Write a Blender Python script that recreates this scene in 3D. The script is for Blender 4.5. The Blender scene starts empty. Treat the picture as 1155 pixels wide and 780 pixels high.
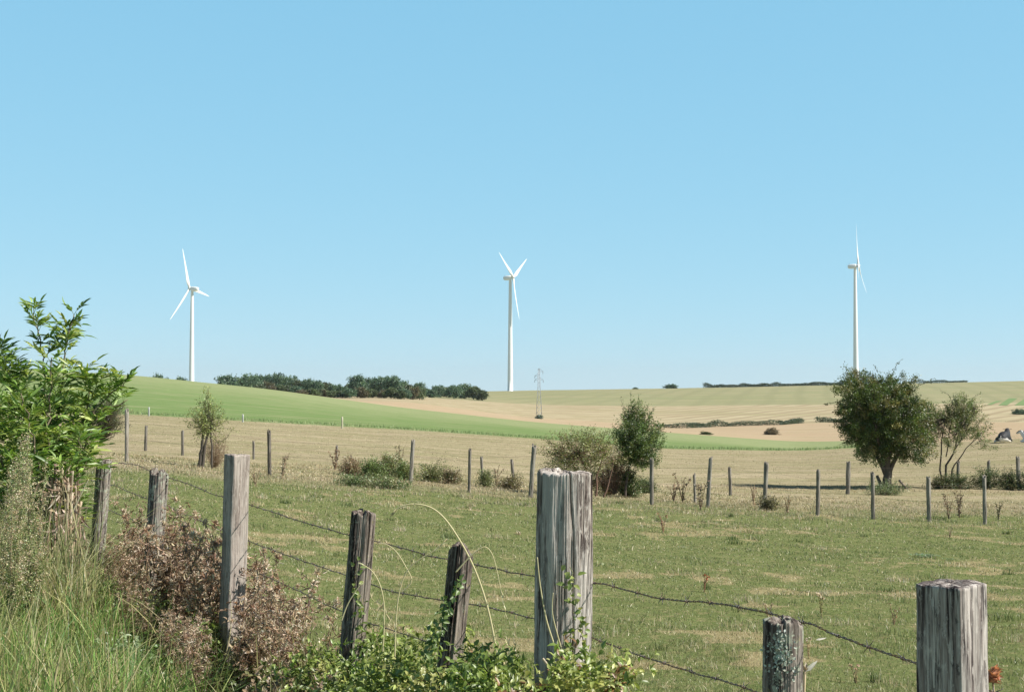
import bpy, math, random
import numpy as np
R_ = math.radians
rng = np.random.default_rng(7)
random.seed(7)
F = 1604.0
P = math.atan(50.0 / F)
SP, CP = math.sin(P), math.cos(P)
EYE = 1.65                       # eye height over the ground under the camera

# ------------------------------------------------------------------ scene, camera
sc = bpy.context.scene
COL = sc.collection
def tpx(y):                      # photo row -> Z/Y of the ray
    cy = (390.0 - y) / F
    return (SP + cy * CP) / (CP - cy * SP)
def xpx(x, y=500.0):             # photo column -> X/Y of the ray
    cy = (390.0 - y) / F
    return ((x - 577.5) / F) / (CP - cy * SP)
cam = bpy.data.objects.new('camera', bpy.data.cameras.new('camera'))
COL.objects.link(cam)
cam.location = (0, 0, EYE)
cam.rotation_euler = (math.pi / 2 + P, 0, 0)
cam.data.lens = 50.0
cam.data.sensor_width = 36.0
cam.data.clip_start = 0.1
cam.data.clip_end = 60000
sc.camera = cam

# ------------------------------------------------------------------ noise
def _h(i, j, k, s):
    n = (i * 374761393 + j * 668265263 + k * 2147483647 + s * 1274126177) & 0xffffffff
    n = ((n ^ (n >> 13)) * 1274126177) & 0xffffffff
    n = ((n ^ (n >> 16)) * 2246822519) & 0xffffffff
    return ((n ^ (n >> 15)) & 0xffffff) / float(0xffffff)
def vn(x, y, z=0.0, s=0):
    x, y, z = np.broadcast_arrays(np.asarray(x, float), np.asarray(y, float), np.asarray(z, float))
    i, j, k = np.floor(x).astype(np.int64), np.floor(y).astype(np.int64), np.floor(z).astype(np.int64)
    fx, fy, fz = x - i, y - j, z - k
    fx, fy, fz = [t * t * (3 - 2 * t) for t in (fx, fy, fz)]
    r = 0
    for a in (0, 1):
        for b in (0, 1):
            for c in (0, 1):
                r = r + _h(i + a, j + b, k + c, s) * (fx if a else 1 - fx) * (fy if b else 1 - fy) * (fz if c else 1 - fz)
    return r * 2 - 1
def fbm(x, y, z=0.0, s=0, o=3):
    r, a = 0, 1.0
    for q in range(o):
        r = r + a * vn(np.asarray(x) * 2 ** q, np.asarray(y) * 2 ** q, np.asarray(z) * 2 ** q, s + q)
        a *= .5
    return r

# ------------------------------------------------------------------ terrain (z of the land under every azimuth and distance)
UX = np.array([0, 150, 300, 450, 600, 750, 900, 1050, 1155], float)
def Y2Z(D, ys): return [EYE + tpx(y) * D for y in ys]
CT = [
 (0.4,  [0.0] * 9),
 (3.0,  [0.05, .05, .05, .05, .03, .0, -.02, -.03, -.03]),
 (5.0,  [0.12, .12, .05, -.02, -.1, -.15, -.17, -.18, -.18]),
 (8.0,  [0.15, .12, -.08, -.2, -.28, -.3, -.32, -.33, -.33]),
 (12.0, [-.05, -.12, -.3, -.42, -.48, -.52, -.55, -.57, -.57]),
 (22.0, [-.18, -.22, -.4, -.6, -.75, -.88, -.98, -1.05, -1.1]),
 (38.0, Y2Z(38, [512, 518, 535, 547, 559, 569, 577, 584, 588])),
 (60.0, Y2Z(60, [500, 508, 514, 522, 534, 543, 547, 547, 546])),
 (130., Y2Z(130, [464, 467, 476, 484, 494, 506, 508.5, 500, 494])),
 (350., Y2Z(350, [417, 423.5, 438, 459, 475.5, 487.5, 498, 495, 490])),
 (600., Y2Z(600, [450, 450, 450, 452, 471, 480, 477, 475, 476])),
 (900., Y2Z(900, [447, 447, 447, 446, 456, 458, 456, 455, 454])),
 (1500., Y2Z(1500, [445, 445, 444, 443, 440, 438, 435, 432, 429.5])),
 (2600., Y2Z(2600, [449] * 9)),
 (9000., Y2Z(9000, [444] * 9)),
]
CR = np.log(np.array([c[0] for c in CT]))
NU = 241
US = np.linspace(0, 1155, NU)
def smooth_u(v):
    r = np.interp(US, UX, v)
    p = np.pad(r, 16, mode='edge')
    k = np.hanning(25); k /= k.sum()
    p = np.concatenate([2 * p[16] - r[16:0:-1], r, 2 * r[-1] - r[-2:-18:-1]])
    return np.convolve(p, k, 'same')[16:-16]
CZ = np.array([smooth_u(c[1]) for c in CT])            # (ncontrol, NU)
def pchip(xc, yc, xq):
    h = np.diff(xc)[:, None]; d = np.diff(yc, axis=0) / h
    m = np.zeros_like(yc)
    w1 = 2 * h[1:] + h[:-1]; w2 = h[1:] + 2 * h[:-1]
    ok = d[1:] * d[:-1] > 0
    with np.errstate(all='ignore'):
        m[1:-1] = np.where(ok, (w1 + w2) / (w1 / d[:-1] + w2 / d[1:]), 0)
    m[0] = d[0]; m[-1] = d[-1]
    i = np.clip(np.searchsorted(xc, xq, 'right') - 1, 0, len(xc) - 2)
    t = ((xq - xc[i]) / h[i, 0])[:, None]; H = h[i]
    return (yc[i] * (2 * t ** 3 - 3 * t ** 2 + 1) + m[i] * H * (t ** 3 - 2 * t ** 2 + t)
            + yc[i + 1] * (-2 * t ** 3 + 3 * t ** 2) + m[i + 1] * H * (t ** 3 - t ** 2))
LR = np.linspace(CR[0], CR[-1], 900)
ZT = pchip(CR, CZ, LR)                                  # (900, NU)
def uz(X, Y):
    az = np.arctan2(X, Y); r = np.hypot(X, Y)
    ac = np.clip(az, -R_(24), R_(24))
    u = 577.5 + F * np.tan(ac)
    ex = (np.abs(az) - R_(24)) / (math.pi - R_(24))
    u = np.where(ex > 0, u + (577.5 - u) * np.clip(ex, 0, 1), u)
    D = r * np.cos(ac)
    return u, D
def gz(X, Y):
    X, Y = np.asarray(X, float), np.asarray(Y, float)
    u, D = uz(X, Y)
    a = np.clip(u / 1155 * (NU - 1), 0, NU - 1.001); b = (np.log(np.maximum(D, .41)) - LR[0]) / (LR[1] - LR[0])
    b = np.clip(b, 0, 898.999)
    i, j = b.astype(int), a.astype(int); fi, fj = b - i, a - j
    z = (ZT[i, j] * (1 - fi) * (1 - fj) + ZT[i + 1, j] * fi * (1 - fj) + ZT[i, j + 1] * (1 - fi) * fj + ZT[i + 1, j + 1] * fi * fj)
    near = np.clip((120 - D) / 60, 0, 1)
    z = z + near * (.035 * fbm(X * .5, Y * .5, 0, 3, 3) + .012 * vn(X * 3.1, Y * 3.1, 0, 9))
    mid = np.clip((D - 120) / 200, 0, 1)
    return z + mid * .12 * vn(X * .03, Y * .03, 0, 5)
def at(x, D, y=500.0):                                  # a point on the land in photo column x at depth D
    X = xpx(x, y) * D
    return np.array([X, D, float(gz(X, D))])
def pix(x, y, D):                                       # a point of the photo at depth D
    return np.array([xpx(x, y) * D, D, EYE + tpx(y) * D])
def depth(x, y, lo=4.0, hi=3000.0):                     # depth at which the land shows in that pixel
    D = np.exp(np.linspace(math.log(lo), math.log(hi), 3000))
    X = xpx(x, y) * D
    s = (gz(X, D) - EYE) / D - tpx(y)
    k = np.nonzero(s >= 0)[0]
    return float(D[k[0]]) if len(k) else None

# ------------------------------------------------------------------ mesh building
def mesh(name, V, Fc, mat=None, col=None, parent=None, smooth=False, attrs=None):
    V = np.asarray(V, np.float32).reshape(-1, 3); Fc = np.asarray(Fc, np.int32)
    me = bpy.data.meshes.new(name)
    me.vertices.add(len(V)); me.vertices.foreach_set('co', V.ravel())
    n = Fc.shape[1]
    me.loops.add(Fc.size); me.loops.foreach_set('vertex_index', Fc.ravel())
    me.polygons.add(len(Fc))
    me.polygons.foreach_set('loop_start', np.arange(0, Fc.size, n, dtype=np.int32))
    me.polygons.foreach_set('loop_total', np.full(len(Fc), n, np.int32))
    if smooth: me.polygons.foreach_set('use_smooth', np.ones(len(Fc), bool))
    if col is not None:
        a = me.attributes.new('col', 'FLOAT_COLOR', 'POINT')
        c = np.ones((len(V), 4), np.float32); c[:, :3] = np.asarray(col, np.float32)
        a.data.foreach_set('color', c.ravel())
    for k, v in (attrs or {}).items():
        a = me.attributes.new(k, 'FLOAT', 'POINT'); a.data.foreach_set('value', np.asarray(v, np.float32).ravel())
    me.update(calc_edges=True); me.validate()
    if mat: me.materials.append(mat)
    o = bpy.data.objects.new(name, me); COL.objects.link(o)
    if parent: o.parent = parent
    return o
class MB:                                               # collects triangles with a colour per vertex
    def __init__(s): s.V = []; s.F = []; s.C = []; s.n = 0
    def add(s, V, Fc, C=None):
        V = np.asarray(V, float).reshape(-1, 3); Fc = np.asarray(Fc, int)
        if Fc.shape[1] == 4: Fc = np.concatenate([Fc[:, [0, 1, 2]], Fc[:, [0, 2, 3]]])
        s.V.append(V); s.F.append(Fc + s.n); s.n += len(V)
        C = np.ones(3) if C is None else np.asarray(C, float)
        s.C.append(np.broadcast_to(C, (len(V), 3)) if C.ndim == 1 else C)
    def build(s, name, mat, parent=None, smooth=False, off=None):
        V = np.concatenate(s.V)
        if off is not None: V = V - np.asarray(off)
        return mesh(name, V, np.concatenate(s.F), mat, np.concatenate(s.C), parent, smooth)
def tube(mb, pts, rad, C=None, n=6, cap=True):
    pts = np.asarray(pts, float); m = len(pts)
    rad = np.atleast_1d(np.asarray(rad, float)); rad = np.interp(np.linspace(0, 1, m), np.linspace(0, 1, len(rad)), rad) if len(rad) > 1 else np.full(m, rad[0])
    d = np.gradient(pts, axis=0); d /= np.linalg.norm(d, axis=1)[:, None] + 1e-12
    up = np.array([0, 0, 1.0]) if abs(d[0, 2]) < .9 else np.array([1.0, 0, 0])
    a = np.cross(d, up); a /= np.linalg.norm(a, axis=1)[:, None] + 1e-9
    b = np.cross(d, a)
    th = np.arange(n) * 2 * math.pi / n
    V = pts[:, None] + rad[:, None, None] * (np.cos(th)[None, :, None] * a[:, None] + np.sin(th)[None, :, None] * b[:, None])
    i = np.arange(m - 1)[:, None] * n; k = np.arange(n)[None]; k2 = (k + 1) % n
    Fq = np.stack([i + k, i + k2, i + n + k2, i + n + k], -1).reshape(-1, 4)
    V = V.reshape(-1, 3)
    if cap:
        V = np.concatenate([V, pts[[0, -1]]])
        kk = np.arange(n); kk2 = (kk + 1) % n
        T = np.concatenate([np.stack([np.full(n, m * n), kk2, kk], 1), np.stack([np.full(n, m * n + 1), (m - 1) * n + kk, (m - 1) * n + kk2], 1)])
        Fq = np.concatenate([Fq[:, [0, 1, 2]], Fq[:, [0, 2, 3]], T])
    mb.add(V, Fq, C)
def unit(v): return v / (np.linalg.norm(v, axis=-1, keepdims=True) + 1e-9)
def rdir(n, rg=None): return unit((rg or rng).normal(size=(n, 3)))
def leaves(mb, pos, d, nrm, L, W, C, fold=.25, droop=.15, shape='ovate'):
    """pos,d,nrm: (N,3); a folded leaf of seven points for each"""
    N = len(pos); d = unit(d); s = unit(np.cross(d, nrm)); nn = np.cross(s, d)
    L = np.broadcast_to(L, (N,))[:, None]; W = np.broadcast_to(W, (N,))[:, None]
    k1, k2 = (.3, .68) if shape == 'ovate' else (.28, .62)
    w1, w2 = (.5, .36) if shape == 'ovate' else (.45, .4)
    def p(t, w, h): return pos + d * L * t + s * W * w + nn * (W * h - L * droop * t * t)
    V = np.stack([p(0, 0, 0), p(k1, w1, fold), p(k1, 0, 0), p(k1, -w1, fold), p(k2, w2, fold), p(k2, 0, 0), p(k2, -w2, fold), p(1, 0, 0)], 1)
    T = np.array([[0, 2, 1], [0, 3, 2], [1, 2, 5], [1, 5, 4], [2, 3, 6], [2, 6, 5], [4, 5, 7], [5, 6, 7]])
    Fc = (np.arange(N)[:, None, None] * 8 + T[None]).reshape(-1, 3)
    C = np.asarray(C, float); C = np.broadcast_to(C, (N, 3)) if C.ndim == 1 else C
    mb.add(V.reshape(-1, 3), Fc, np.repeat(C, 8, 0))
def cards(mb, pos, d, nrm, L, W, C):
    """small two-triangle leaves for things farther off"""
    N = len(pos); d = unit(d); s = unit(np.cross(d, nrm)); nn = np.cross(s, d)
    L = np.broadcast_to(L, (N,))[:, None]; W = np.broadcast_to(W, (N,))[:, None]
    V = np.stack([pos, pos + d * L * .5 + s * W * .5 + nn * W * .15, pos + d * L, pos + d * L * .5 - s * W * .5 + nn * W * .15], 1)
    Fc = (np.arange(N)[:, None, None] * 4 + np.array([[0, 1, 2], [0, 2, 3]])[None]).reshape(-1, 3)
    C = np.asarray(C, float); C = np.broadcast_to(C, (N, 3)) if C.ndim == 1 else C
    mb.add(V.reshape(-1, 3), Fc, np.repeat(C, 4, 0))
def blades(mb, base, h, w, C, lean=.35, tipC=None, rg=None, seg=3):
    """grass blades: base (N,3), tapering and bending over"""
    rg = rg or rng; N = len(base)
    h = np.broadcast_to(h, (N,)); w = np.broadcast_to(w, (N,))
    a = rg.uniform(0, 2 * math.pi, N); bd = np.stack([np.cos(a), np.sin(a), 0 * a], 1)
    f = rg.uniform(0, 2 * math.pi, N); sd = np.stack([np.cos(f), np.sin(f), 0 * f], 1)
    b = np.abs(rg.normal(0, lean, N)) + .05
    ts = np.linspace(0, 1, seg + 1)[:-1]; rows = []
    for t in ts:
        c = base + bd * (h * b * t * t)[:, None] + np.array([0, 0, 1.]) * (h * (t - .3 * b * t * t))[:, None]
        ww = (w * (1 - .55 * t) * .5)[:, None]
        rows += [c - sd * ww, c + sd * ww]
    tip = base + bd * (h * b)[:, None] + np.array([0, 0, 1.]) * (h * (1 - .3 * b))[:, None]
    V = np.stack(rows + [tip], 1); n = 2 * seg + 1
    T = []
    for k in range(seg - 1): T += [[2 * k, 2 * k + 1, 2 * k + 3], [2 * k, 2 * k + 3, 2 * k + 2]]
    T += [[2 * seg - 2, 2 * seg - 1, 2 * seg]]
    Fc = (np.arange(N)[:, None, None] * n + np.array(T)[None]).reshape(-1, 3)
    C = np.asarray(C, float); C = np.broadcast_to(C, (N, 3)) if C.ndim == 1 else C
    mb.add(V.reshape(-1, 3), Fc, np.repeat(C, n, 0))
def vary(C, N, v=.25, hue=.12, rg=None):
    rg = rg or rng
    C = np.asarray(C, float); b = np.exp(rg.normal(0, v, (N, 1)))
    return np.clip(C * b * np.exp(rg.normal(0, hue, (N, 3))), 0, .85)
def mixc(a, b, t): return np.asarray(a) * (1 - t)[:, None] + np.asarray(b) * t[:, None]

# ------------------------------------------------------------------ tags
def tag(o, label=None, cat=None, group=None, kind=None):
    if label: o['label'] = label
    if cat: o['category'] = cat
    if group: o['group'] = group
    if kind: o['kind'] = kind
    return o
def thing(name, label, cat, loc=(0, 0, 0), group=None, rz=0):
    o = bpy.data.objects.new(name, None); COL.objects.link(o); o.empty_display_size = .2
    o.location = loc; o.rotation_euler = (0, 0, rz)
    return tag(o, label, cat, group)
def dup(root, loc, rz=0, scale=1.0, label=None, group=None):
    r = root.copy(); COL.objects.link(r); r.location = loc; r.rotation_euler = (0, 0, rz)
    r.scale = (scale,) * 3 if np.isscalar(scale) else scale
    if label: r['label'] = label
    if group: r['group'] = group
    for ch in list(root.children):
        c = ch.copy(); COL.objects.link(c); c.parent = r
        for g in ch.children:
            d = g.copy(); COL.objects.link(d); d.parent = c
    return r

# ------------------------------------------------------------------ materials
def newmat(name):
    m = bpy.data.materials.new(name); m.use_nodes = True; m.node_tree.nodes.clear()
    return m, m.node_tree.nodes, m.node_tree.links
def N(ns, t, **kw):
    n = ns.new(t)
    for k, v in kw.items():
        if k.startswith('i_'): n.inputs[k[2:].replace('_', ' ')].default_value = v
        else: setattr(n, k, v)
    return n
def leaf_mat(name, trans=.34, gloss=.06, rough=.45):
    m, ns, ln = newmat(name)
    at_ = N(ns, 'ShaderNodeAttribute', attribute_name='col')
    df = N(ns, 'ShaderNodeBsdfDiffuse'); tr = N(ns, 'ShaderNodeBsdfTranslucent'); gl = N(ns, 'ShaderNodeBsdfGlossy', i_Roughness=rough)
    hs = N(ns, 'ShaderNodeHueSaturation', i_Saturation=1.15, i_Value=1.15)
    mx = N(ns, 'ShaderNodeMixShader'); mx.inputs[0].default_value = trans
    m2 = N(ns, 'ShaderNodeMixShader'); m2.inputs[0].default_value = gloss
    out = N(ns, 'ShaderNodeOutputMaterial')
    ln.new(at_.outputs['Color'], df.inputs['Color']); ln.new(at_.outputs['Color'], hs.inputs['Color']); ln.new(hs.outputs[0], tr.inputs['Color'])
    ln.new(df.outputs[0], mx.inputs[1]); ln.new(tr.outputs[0], mx.inputs[2])
    ln.new(mx.outputs[0], m2.inputs[1]); ln.new(gl.outputs[0], m2.inputs[2]); ln.new(m2.outputs[0], out.inputs[0])
    return m
def plain_mat(name, color, rough=.6, metal=0.0, noise=None):
    m, ns, ln = newmat(name)
    b = N(ns, 'ShaderNodeBsdfPrincipled', i_Roughness=rough, i_Metallic=metal); out = N(ns, 'ShaderNodeOutputMaterial')
    b.inputs['Base Color'].default_value = (*color, 1)
    if noise:
        tc = N(ns, 'ShaderNodeTexCoord'); nz = N(ns, 'ShaderNodeTexNoise', i_Scale=noise[0], i_Detail=5.0)
        mx = N(ns, 'ShaderNodeMix', data_type='RGBA'); mx.inputs['A'].default_value = (*color, 1); mx.inputs['B'].default_value = (*noise[1], 1)
        cr = N(ns, 'ShaderNodeMapRange', i_From_Min=.4, i_From_Max=.65)
        ln.new(tc.outputs['Object'], nz.inputs['Vector']); ln.new(nz.outputs['Fac'], cr.inputs[0]); ln.new(cr.outputs[0], mx.inputs['Factor'])
        ln.new(mx.outputs['Result'], b.inputs['Base Color'])
    ln.new(b.outputs[0], out.inputs[0])
    return m
def attr_mat(name, rough=.9):
    m, ns, ln = newmat(name)
    at_ = N(ns, 'ShaderNodeAttribute', attribute_name='col')
    b = N(ns, 'ShaderNodeBsdfPrincipled', i_Roughness=rough); out = N(ns, 'ShaderNodeOutputMaterial')
    b.inputs['Specular IOR Level'].default_value = .2
    ln.new(at_.outputs['Color'], b.inputs['Base Color']); ln.new(b.outputs[0], out.inputs[0])
    return m
M_leaf = leaf_mat('leaf'); M_grass = leaf_mat('grass_blade', .3, .04); M_dry = leaf_mat('dry_stalk', .25, .02)
M_bark = attr_mat('bark'); M_wire = plain_mat('rusty_wire', (.13, .13, .14), .5, .6, (60, (.2, .12, .07)))
M_white = plain_mat('white_paint', (.80, .81, .80), .35)
M_steel = plain_mat('galvanised_steel', (.22, .24, .25), .5, .5)

def field_mat(name, stops, layers, bump=None, stripes=None):
    """stops: base colour; layers: list of (scale xyz, detail, lo, hi, colour, strength) mixed one over the other by noise"""
    m, ns, ln = newmat(name)
    tc = N(ns, 'ShaderNodeTexCoord')
    rgb = N(ns, 'ShaderNodeRGB'); rgb.outputs[0].default_value = (*stops, 1); cur = rgb.outputs[0]
    hs = []
    for sc3, det, lo, hi, colr, st, mask in layers:
        mp = N(ns, 'ShaderNodeMapping', vector_type='POINT'); mp.inputs['Scale'].default_value = sc3[:3]
        if len(sc3) > 3: mp.inputs['Rotation'].default_value = (0, 0, sc3[3])
        nz = N(ns, 'ShaderNodeTexNoise', i_Scale=1.0, i_Detail=float(det), i_Roughness=.62)
        mr = N(ns, 'ShaderNodeMapRange', i_From_Min=lo, i_From_Max=hi, i_To_Max=st)
        ln.new(tc.outputs['Object'], mp.inputs[0]); ln.new(mp.outputs[0], nz.inputs['Vector'])
        src = nz.outputs['Fac']
        if mask:                                        # noise + attribute decides
            am = N(ns, 'ShaderNodeAttribute', attribute_name=mask)
            ad = N(ns, 'ShaderNodeMath', operation='ADD'); ln.new(src, ad.inputs[0]); ln.new(am.outputs['Fac'], ad.inputs[1]); src = ad.outputs[0]
        ln.new(src, mr.inputs[0])
        mx = N(ns, 'ShaderNodeMix', data_type='RGBA'); mx.inputs['B'].default_value = (*colr, 1)
        ln.new(mr.outputs[0], mx.inputs['Factor']); ln.new(cur, mx.inputs['A']); cur = mx.outputs['Result']
    if stripes:
        ang, per, colr, st, warp = stripes
        mp = N(ns, 'ShaderNodeMapping'); mp.inputs['Rotation'].default_value = (0, 0, ang)
        wv = N(ns, 'ShaderNodeTexWave', wave_type='BANDS', bands_direction='X', i_Scale=.314 / per, i_Distortion=warp, i_Detail=2.0)
        wv.inputs['Detail Scale'].default_value = .6
        mr = N(ns, 'ShaderNodeMapRange', i_From_Min=.55, i_From_Max=.95, i_To_Max=st)
        ln.new(tc.outputs['Object'], mp.inputs[0]); ln.new(mp.outputs[0], wv.inputs['Vector']); ln.new(wv.outputs['Fac'], mr.inputs[0])
        mx = N(ns, 'ShaderNodeMix', data_type='RGBA'); mx.inputs['B'].default_value = (*colr, 1)
        ln.new(mr.outputs[0], mx.inputs['Factor']); ln.new(cur, mx.inputs['A']); cur = mx.outputs['Result']
    b = N(ns, 'ShaderNodeBsdfDiffuse'); out = N(ns, 'ShaderNodeOutputMaterial')
    if bump:
        nz = N(ns, 'ShaderNodeTexNoise', i_Scale=bump[0], i_Detail=6.0, i_Roughness=.7)
        bp = N(ns, 'ShaderNodeBump', i_Strength=bump[2], i_Distance=bump[1])
        ln.new(tc.outputs['Object'], nz.inputs['Vector']); ln.new(nz.outputs['Fac'], bp.inputs['Height']); ln.new(bp.outputs[0], b.inputs['Normal'])
    ln.new(cur, b.inputs['Color']); ln.new(b.outputs[0], out.inputs[0])
    return m
GREEN = (.135, .165, .060); GREEN2 = (.165, .190, .075); STRAW = (.36, .29, .165); TAN = (.33, .272, .182); EARTH = (.20, .15, .09)
M_pasture = field_mat('pasture_turf', GREEN, [
    ((1.3, 1.3, 1.3), 8, .35, .65, GREEN2, .8, None),
    ((.35, .55, 1), 6, .58, .74, (.24, .22, .11), .5, None),
    ((9, 9, 9), 4, .50, .66, STRAW, .45, None),
    ((3, 4.0, 2), 6, 1.28, 1.44, STRAW, .7, 'patch'),
    ((.12, .22, 1), 7, .80, 1.30, TAN, .9, 'dry'),
    ((.07, .25, 1), 7, 1.40, 1.58, (.42, .35, .235), .9, 'dry'),
    ((.10, .34, 1, .5), 8, 1.42, 1.58, (.215, .22, .10), .6, 'dry'),
    ((.8, 1.9, 1, .2), 8, 1.46, 1.62, (.22, .19, .105), .75, 'dry'),
    ((2.6, 6, 1, .1), 6, 1.5, 1.64, (.50, .43, .28), .6, 'dry'),
    ((25, 25, 25), 3, .60, .75, EARTH, .35, None)], (14, .05, .7))
M_green = field_mat('green_crop', (.155, .235, .085), [
    ((.004, .02, 1, .25), 6, .75, 1.45, (.27, .31, .155), .95, 'patch'),
    ((.03, .4, 1, .25), 5, .52, .75, (.29, .31, .17), .6, None),
    ((.5, 1.2, 1, .3), 6, .45, .7, (.15, .195, .08), .7, None),
    ((.05, .3, 1, .35), 7, .48, .62, (.31, .31, .17), .45, None)], (1.0, .15, .5), (R_(75), 7.0, (.21, .27, .12), .25, 1.0))
M_peach = field_mat('bare_soil_field', (.42, .32, .21), [
    ((.01, .04, 1, .2), 5, .4, .7, (.46, .37, .25), .8, None),
    ((.1, .5, 1, .1), 5, .5, .8, (.31, .245, .16), .8, None),
    ((.05, .12, 1, .3), 7, .5, .64, (.36, .30, .18), .7, None)], (.6, .2, .4))
M_stubble = field_mat('stubble', (.42, .355, .225), [
    ((.006, .03, 1, .1), 5, .42, .62, (.47, .41, .27), .9, None),
    ((.012, .06, 1, -.15), 5, .5, .7, (.33, .265, .165), .85, None),
    ((.03, .25, 1, .0), 7, .5, .62, (.36, .31, .20), .7, None),
    ((.003, .012, 1, .1), 4, .52, .66, (.33, .30, .17), .7, None)], (.5, .2, .4), (R_(28), 13.0, (.31, .25, .16), .8, 2.0))
M_upper = field_mat('far_grass_field', (.31, .295, .17), [
    ((.003, .012, 1, .15), 5, .42, .62, (.26, .275, .145), .9, None),
    ((.01, .05, 1, .0), 5, .5, .7, (.38, .33, .21), .7, None),
    ((.02, .2, 1, .1), 7, .5, .64, (.24, .235, .13), .6, None)], (.4, .2, .4), (R_(12), 22.0, (.25, .25, .14), .5, 2.0))

# ------------------------------------------------------------------ ground sheets
az_in = np.linspace(-R_(24), R_(24), 361)
az_out = np.concatenate([np.linspace(R_(24), R_(336), 130)[1:-1]])
AZ = np.concatenate([az_in, az_out]); NA = len(AZ)
R0 = [.4, .8, 1.4, 2, 2.5]
def lin(a, b, n): return list(np.exp(np.linspace(math.log(a), math.log(b), n))[1:])
RADII = np.array(R0 + lin(2.5, 130, 190) + lin(130, 350, 40) + lin(350, 600, 30) + lin(600, 900, 26) + lin(900, 1500, 26) + lin(1500, 2600, 12) + lin(2600, 8900, 10))
def fence_depth(u):                                     # where the cropped green turf stops
    return np.interp(u, [0, 150, 300, 450, 600, 750, 900, 1155], [31, 31, 33, 36, 37, 37.5, 38, 40])
def ring_sheet(name, r0, r1, mat, azsel=None):
    rr = RADII[(RADII >= r0 - 1e-6) & (RADII <= r1 + 1e-6)]
    A = AZ if azsel is None else AZ[azsel]
    closed = azsel is None
    cosA = np.cos(np.clip(np.where(A > math.pi, A - 2 * math.pi, A), -R_(24), R_(24)))
    rad = rr[:, None] / cosA[None]
    X = rad * np.sin(A)[None]; Y = rad * np.cos(A)[None]; Z = gz(X, Y)
    n, m = X.shape
    i = np.arange(n - 1)[:, None] * m; k = np.arange(m if closed else m - 1)[None]; k2 = (k + 1) % m
    Fq = np.stack([i + k, i + k2, i + m + k2, i + m + k], -1).reshape(-1, 4)[:, ::-1]
    u, D = uz(X, Y)
    fd = fence_depth(u)
    dry = np.clip((D - fd) / (fd * .22) + .35, 0, 1)
    V = np.stack([X, Y, Z], -1).reshape(-1, 3)
    patchv = np.where(D < 140, np.clip(.42 + .55 * fbm(X * .55, Y * .7, 0, 77, 4) + .55 * fbm(X * 1.9, Y * 2.6, 0, 78, 4), 0, 1), np.clip((D - 150) / 110, 0, 1)).ravel()
    if r0 < .5:
        patchv = np.append(patchv, 0)
        V = np.concatenate([V, [[0, 0, float(gz(0.0, .41))]]]); dry = np.append(dry.ravel(), 0)
        c = len(V) - 1; kk = np.arange(m)
        T = np.stack([np.full(m, c), (kk + 1) % m, kk], 1)
        Fq = np.concatenate([Fq[:, [0, 1, 2]], Fq[:, [0, 2, 3]], T])
    return tag(mesh(name, V, Fq, mat, None, None, True, {'dry': dry, 'patch': patchv}), kind='structure')
rr = RADII
def near_r(v): return rr[np.argmin(abs(rr - v))]
ring_sheet('pasture', .4, near_r(130), M_pasture)
inner = np.arange(NA)
uA = 577.5 + F * np.tan(np.clip(np.where(AZ > math.pi, AZ - 2 * math.pi, AZ), -R_(24), R_(24)))
# the green crop narrows out towards the right: an azimuth wedge, closed behind the camera on the left side
left = np.nonzero(AZ <= az_in[int(np.searchsorted(az_in, math.atan((1012 - 577.5) / F)))])[0]
jR = left[-1]
leftsel = np.concatenate([np.arange(361 + 64, NA), np.arange(0, jR + 1)])
rightsel = np.arange(jR, 361 + 65)
ring_sheet('green_field', near_r(130), near_r(350), M_green, leftsel)
ring_sheet('meadow', near_r(130), near_r(350), M_peach, rightsel)
ring_sheet('bare_field', near_r(350), near_r(600), M_peach)
ring_sheet('stubble_field', near_r(600), near_r(900), M_stubble)
ring_sheet('upper_field', near_r(900), 8901, M_upper)

# ------------------------------------------------------------------ sky and sun
SUN_AZ, SUN_EL = R_(104), R_(43)
w = bpy.data.worlds.new('World'); sc.world = w; w.use_nodes = True
wn, wl = w.node_tree.nodes, w.node_tree.links
bg = wn['Background']; sky = wn.new('ShaderNodeTexSky'); sky.sky_type = 'NISHITA'; sky.sun_disc = False
sky.sun_elevation = SUN_EL; sky.sun_rotation = SUN_AZ; sky.altitude = 3000; sky.air_density = 1.0; sky.dust_density = 0.0; sky.ozone_density = 6.0
sep = wn.new('ShaderNodeSeparateColor'); com = wn.new('ShaderNodeCombineColor'); wl.new(sky.outputs[0], sep.inputs[0])
SKYK = [(.44, 1.24), (.25, 2.30), (.16, 3.06)]
for k, (g, f) in enumerate(SKYK):
    pw = wn.new('ShaderNodeMath'); pw.operation = 'POWER'; pw.inputs[1].default_value = g
    ml = wn.new('ShaderNodeMath'); ml.operation = 'MULTIPLY'; ml.inputs[1].default_value = f
    wl.new(sep.outputs[k], pw.inputs[0]); wl.new(pw.outputs[0], ml.inputs[0]); wl.new(ml.outputs[0], com.inputs[k])
tcw = wn.new('ShaderNodeTexCoord'); sx = wn.new('ShaderNodeSeparateXYZ'); zr = wn.new('ShaderNodeMapRange')
zr.inputs['From Min'].default_value = .27; zr.inputs['From Max'].default_value = .58; zr.inputs['To Min'].default_value = 0.0; zr.inputs['To Max'].default_value = 1.0
zr.interpolation_type = 'SMOOTHSTEP'
wl.new(tcw.outputs['Generated'], sx.inputs[0]); wl.new(sx.outputs['Z'], zr.inputs[0])
vm = wn.new('ShaderNodeMix'); vm.data_type = 'RGBA'; dk = wn.new('ShaderNodeVectorMath'); dk.operation = 'MULTIPLY'; dk.inputs[1].default_value = (.26, .15, .19)
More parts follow.
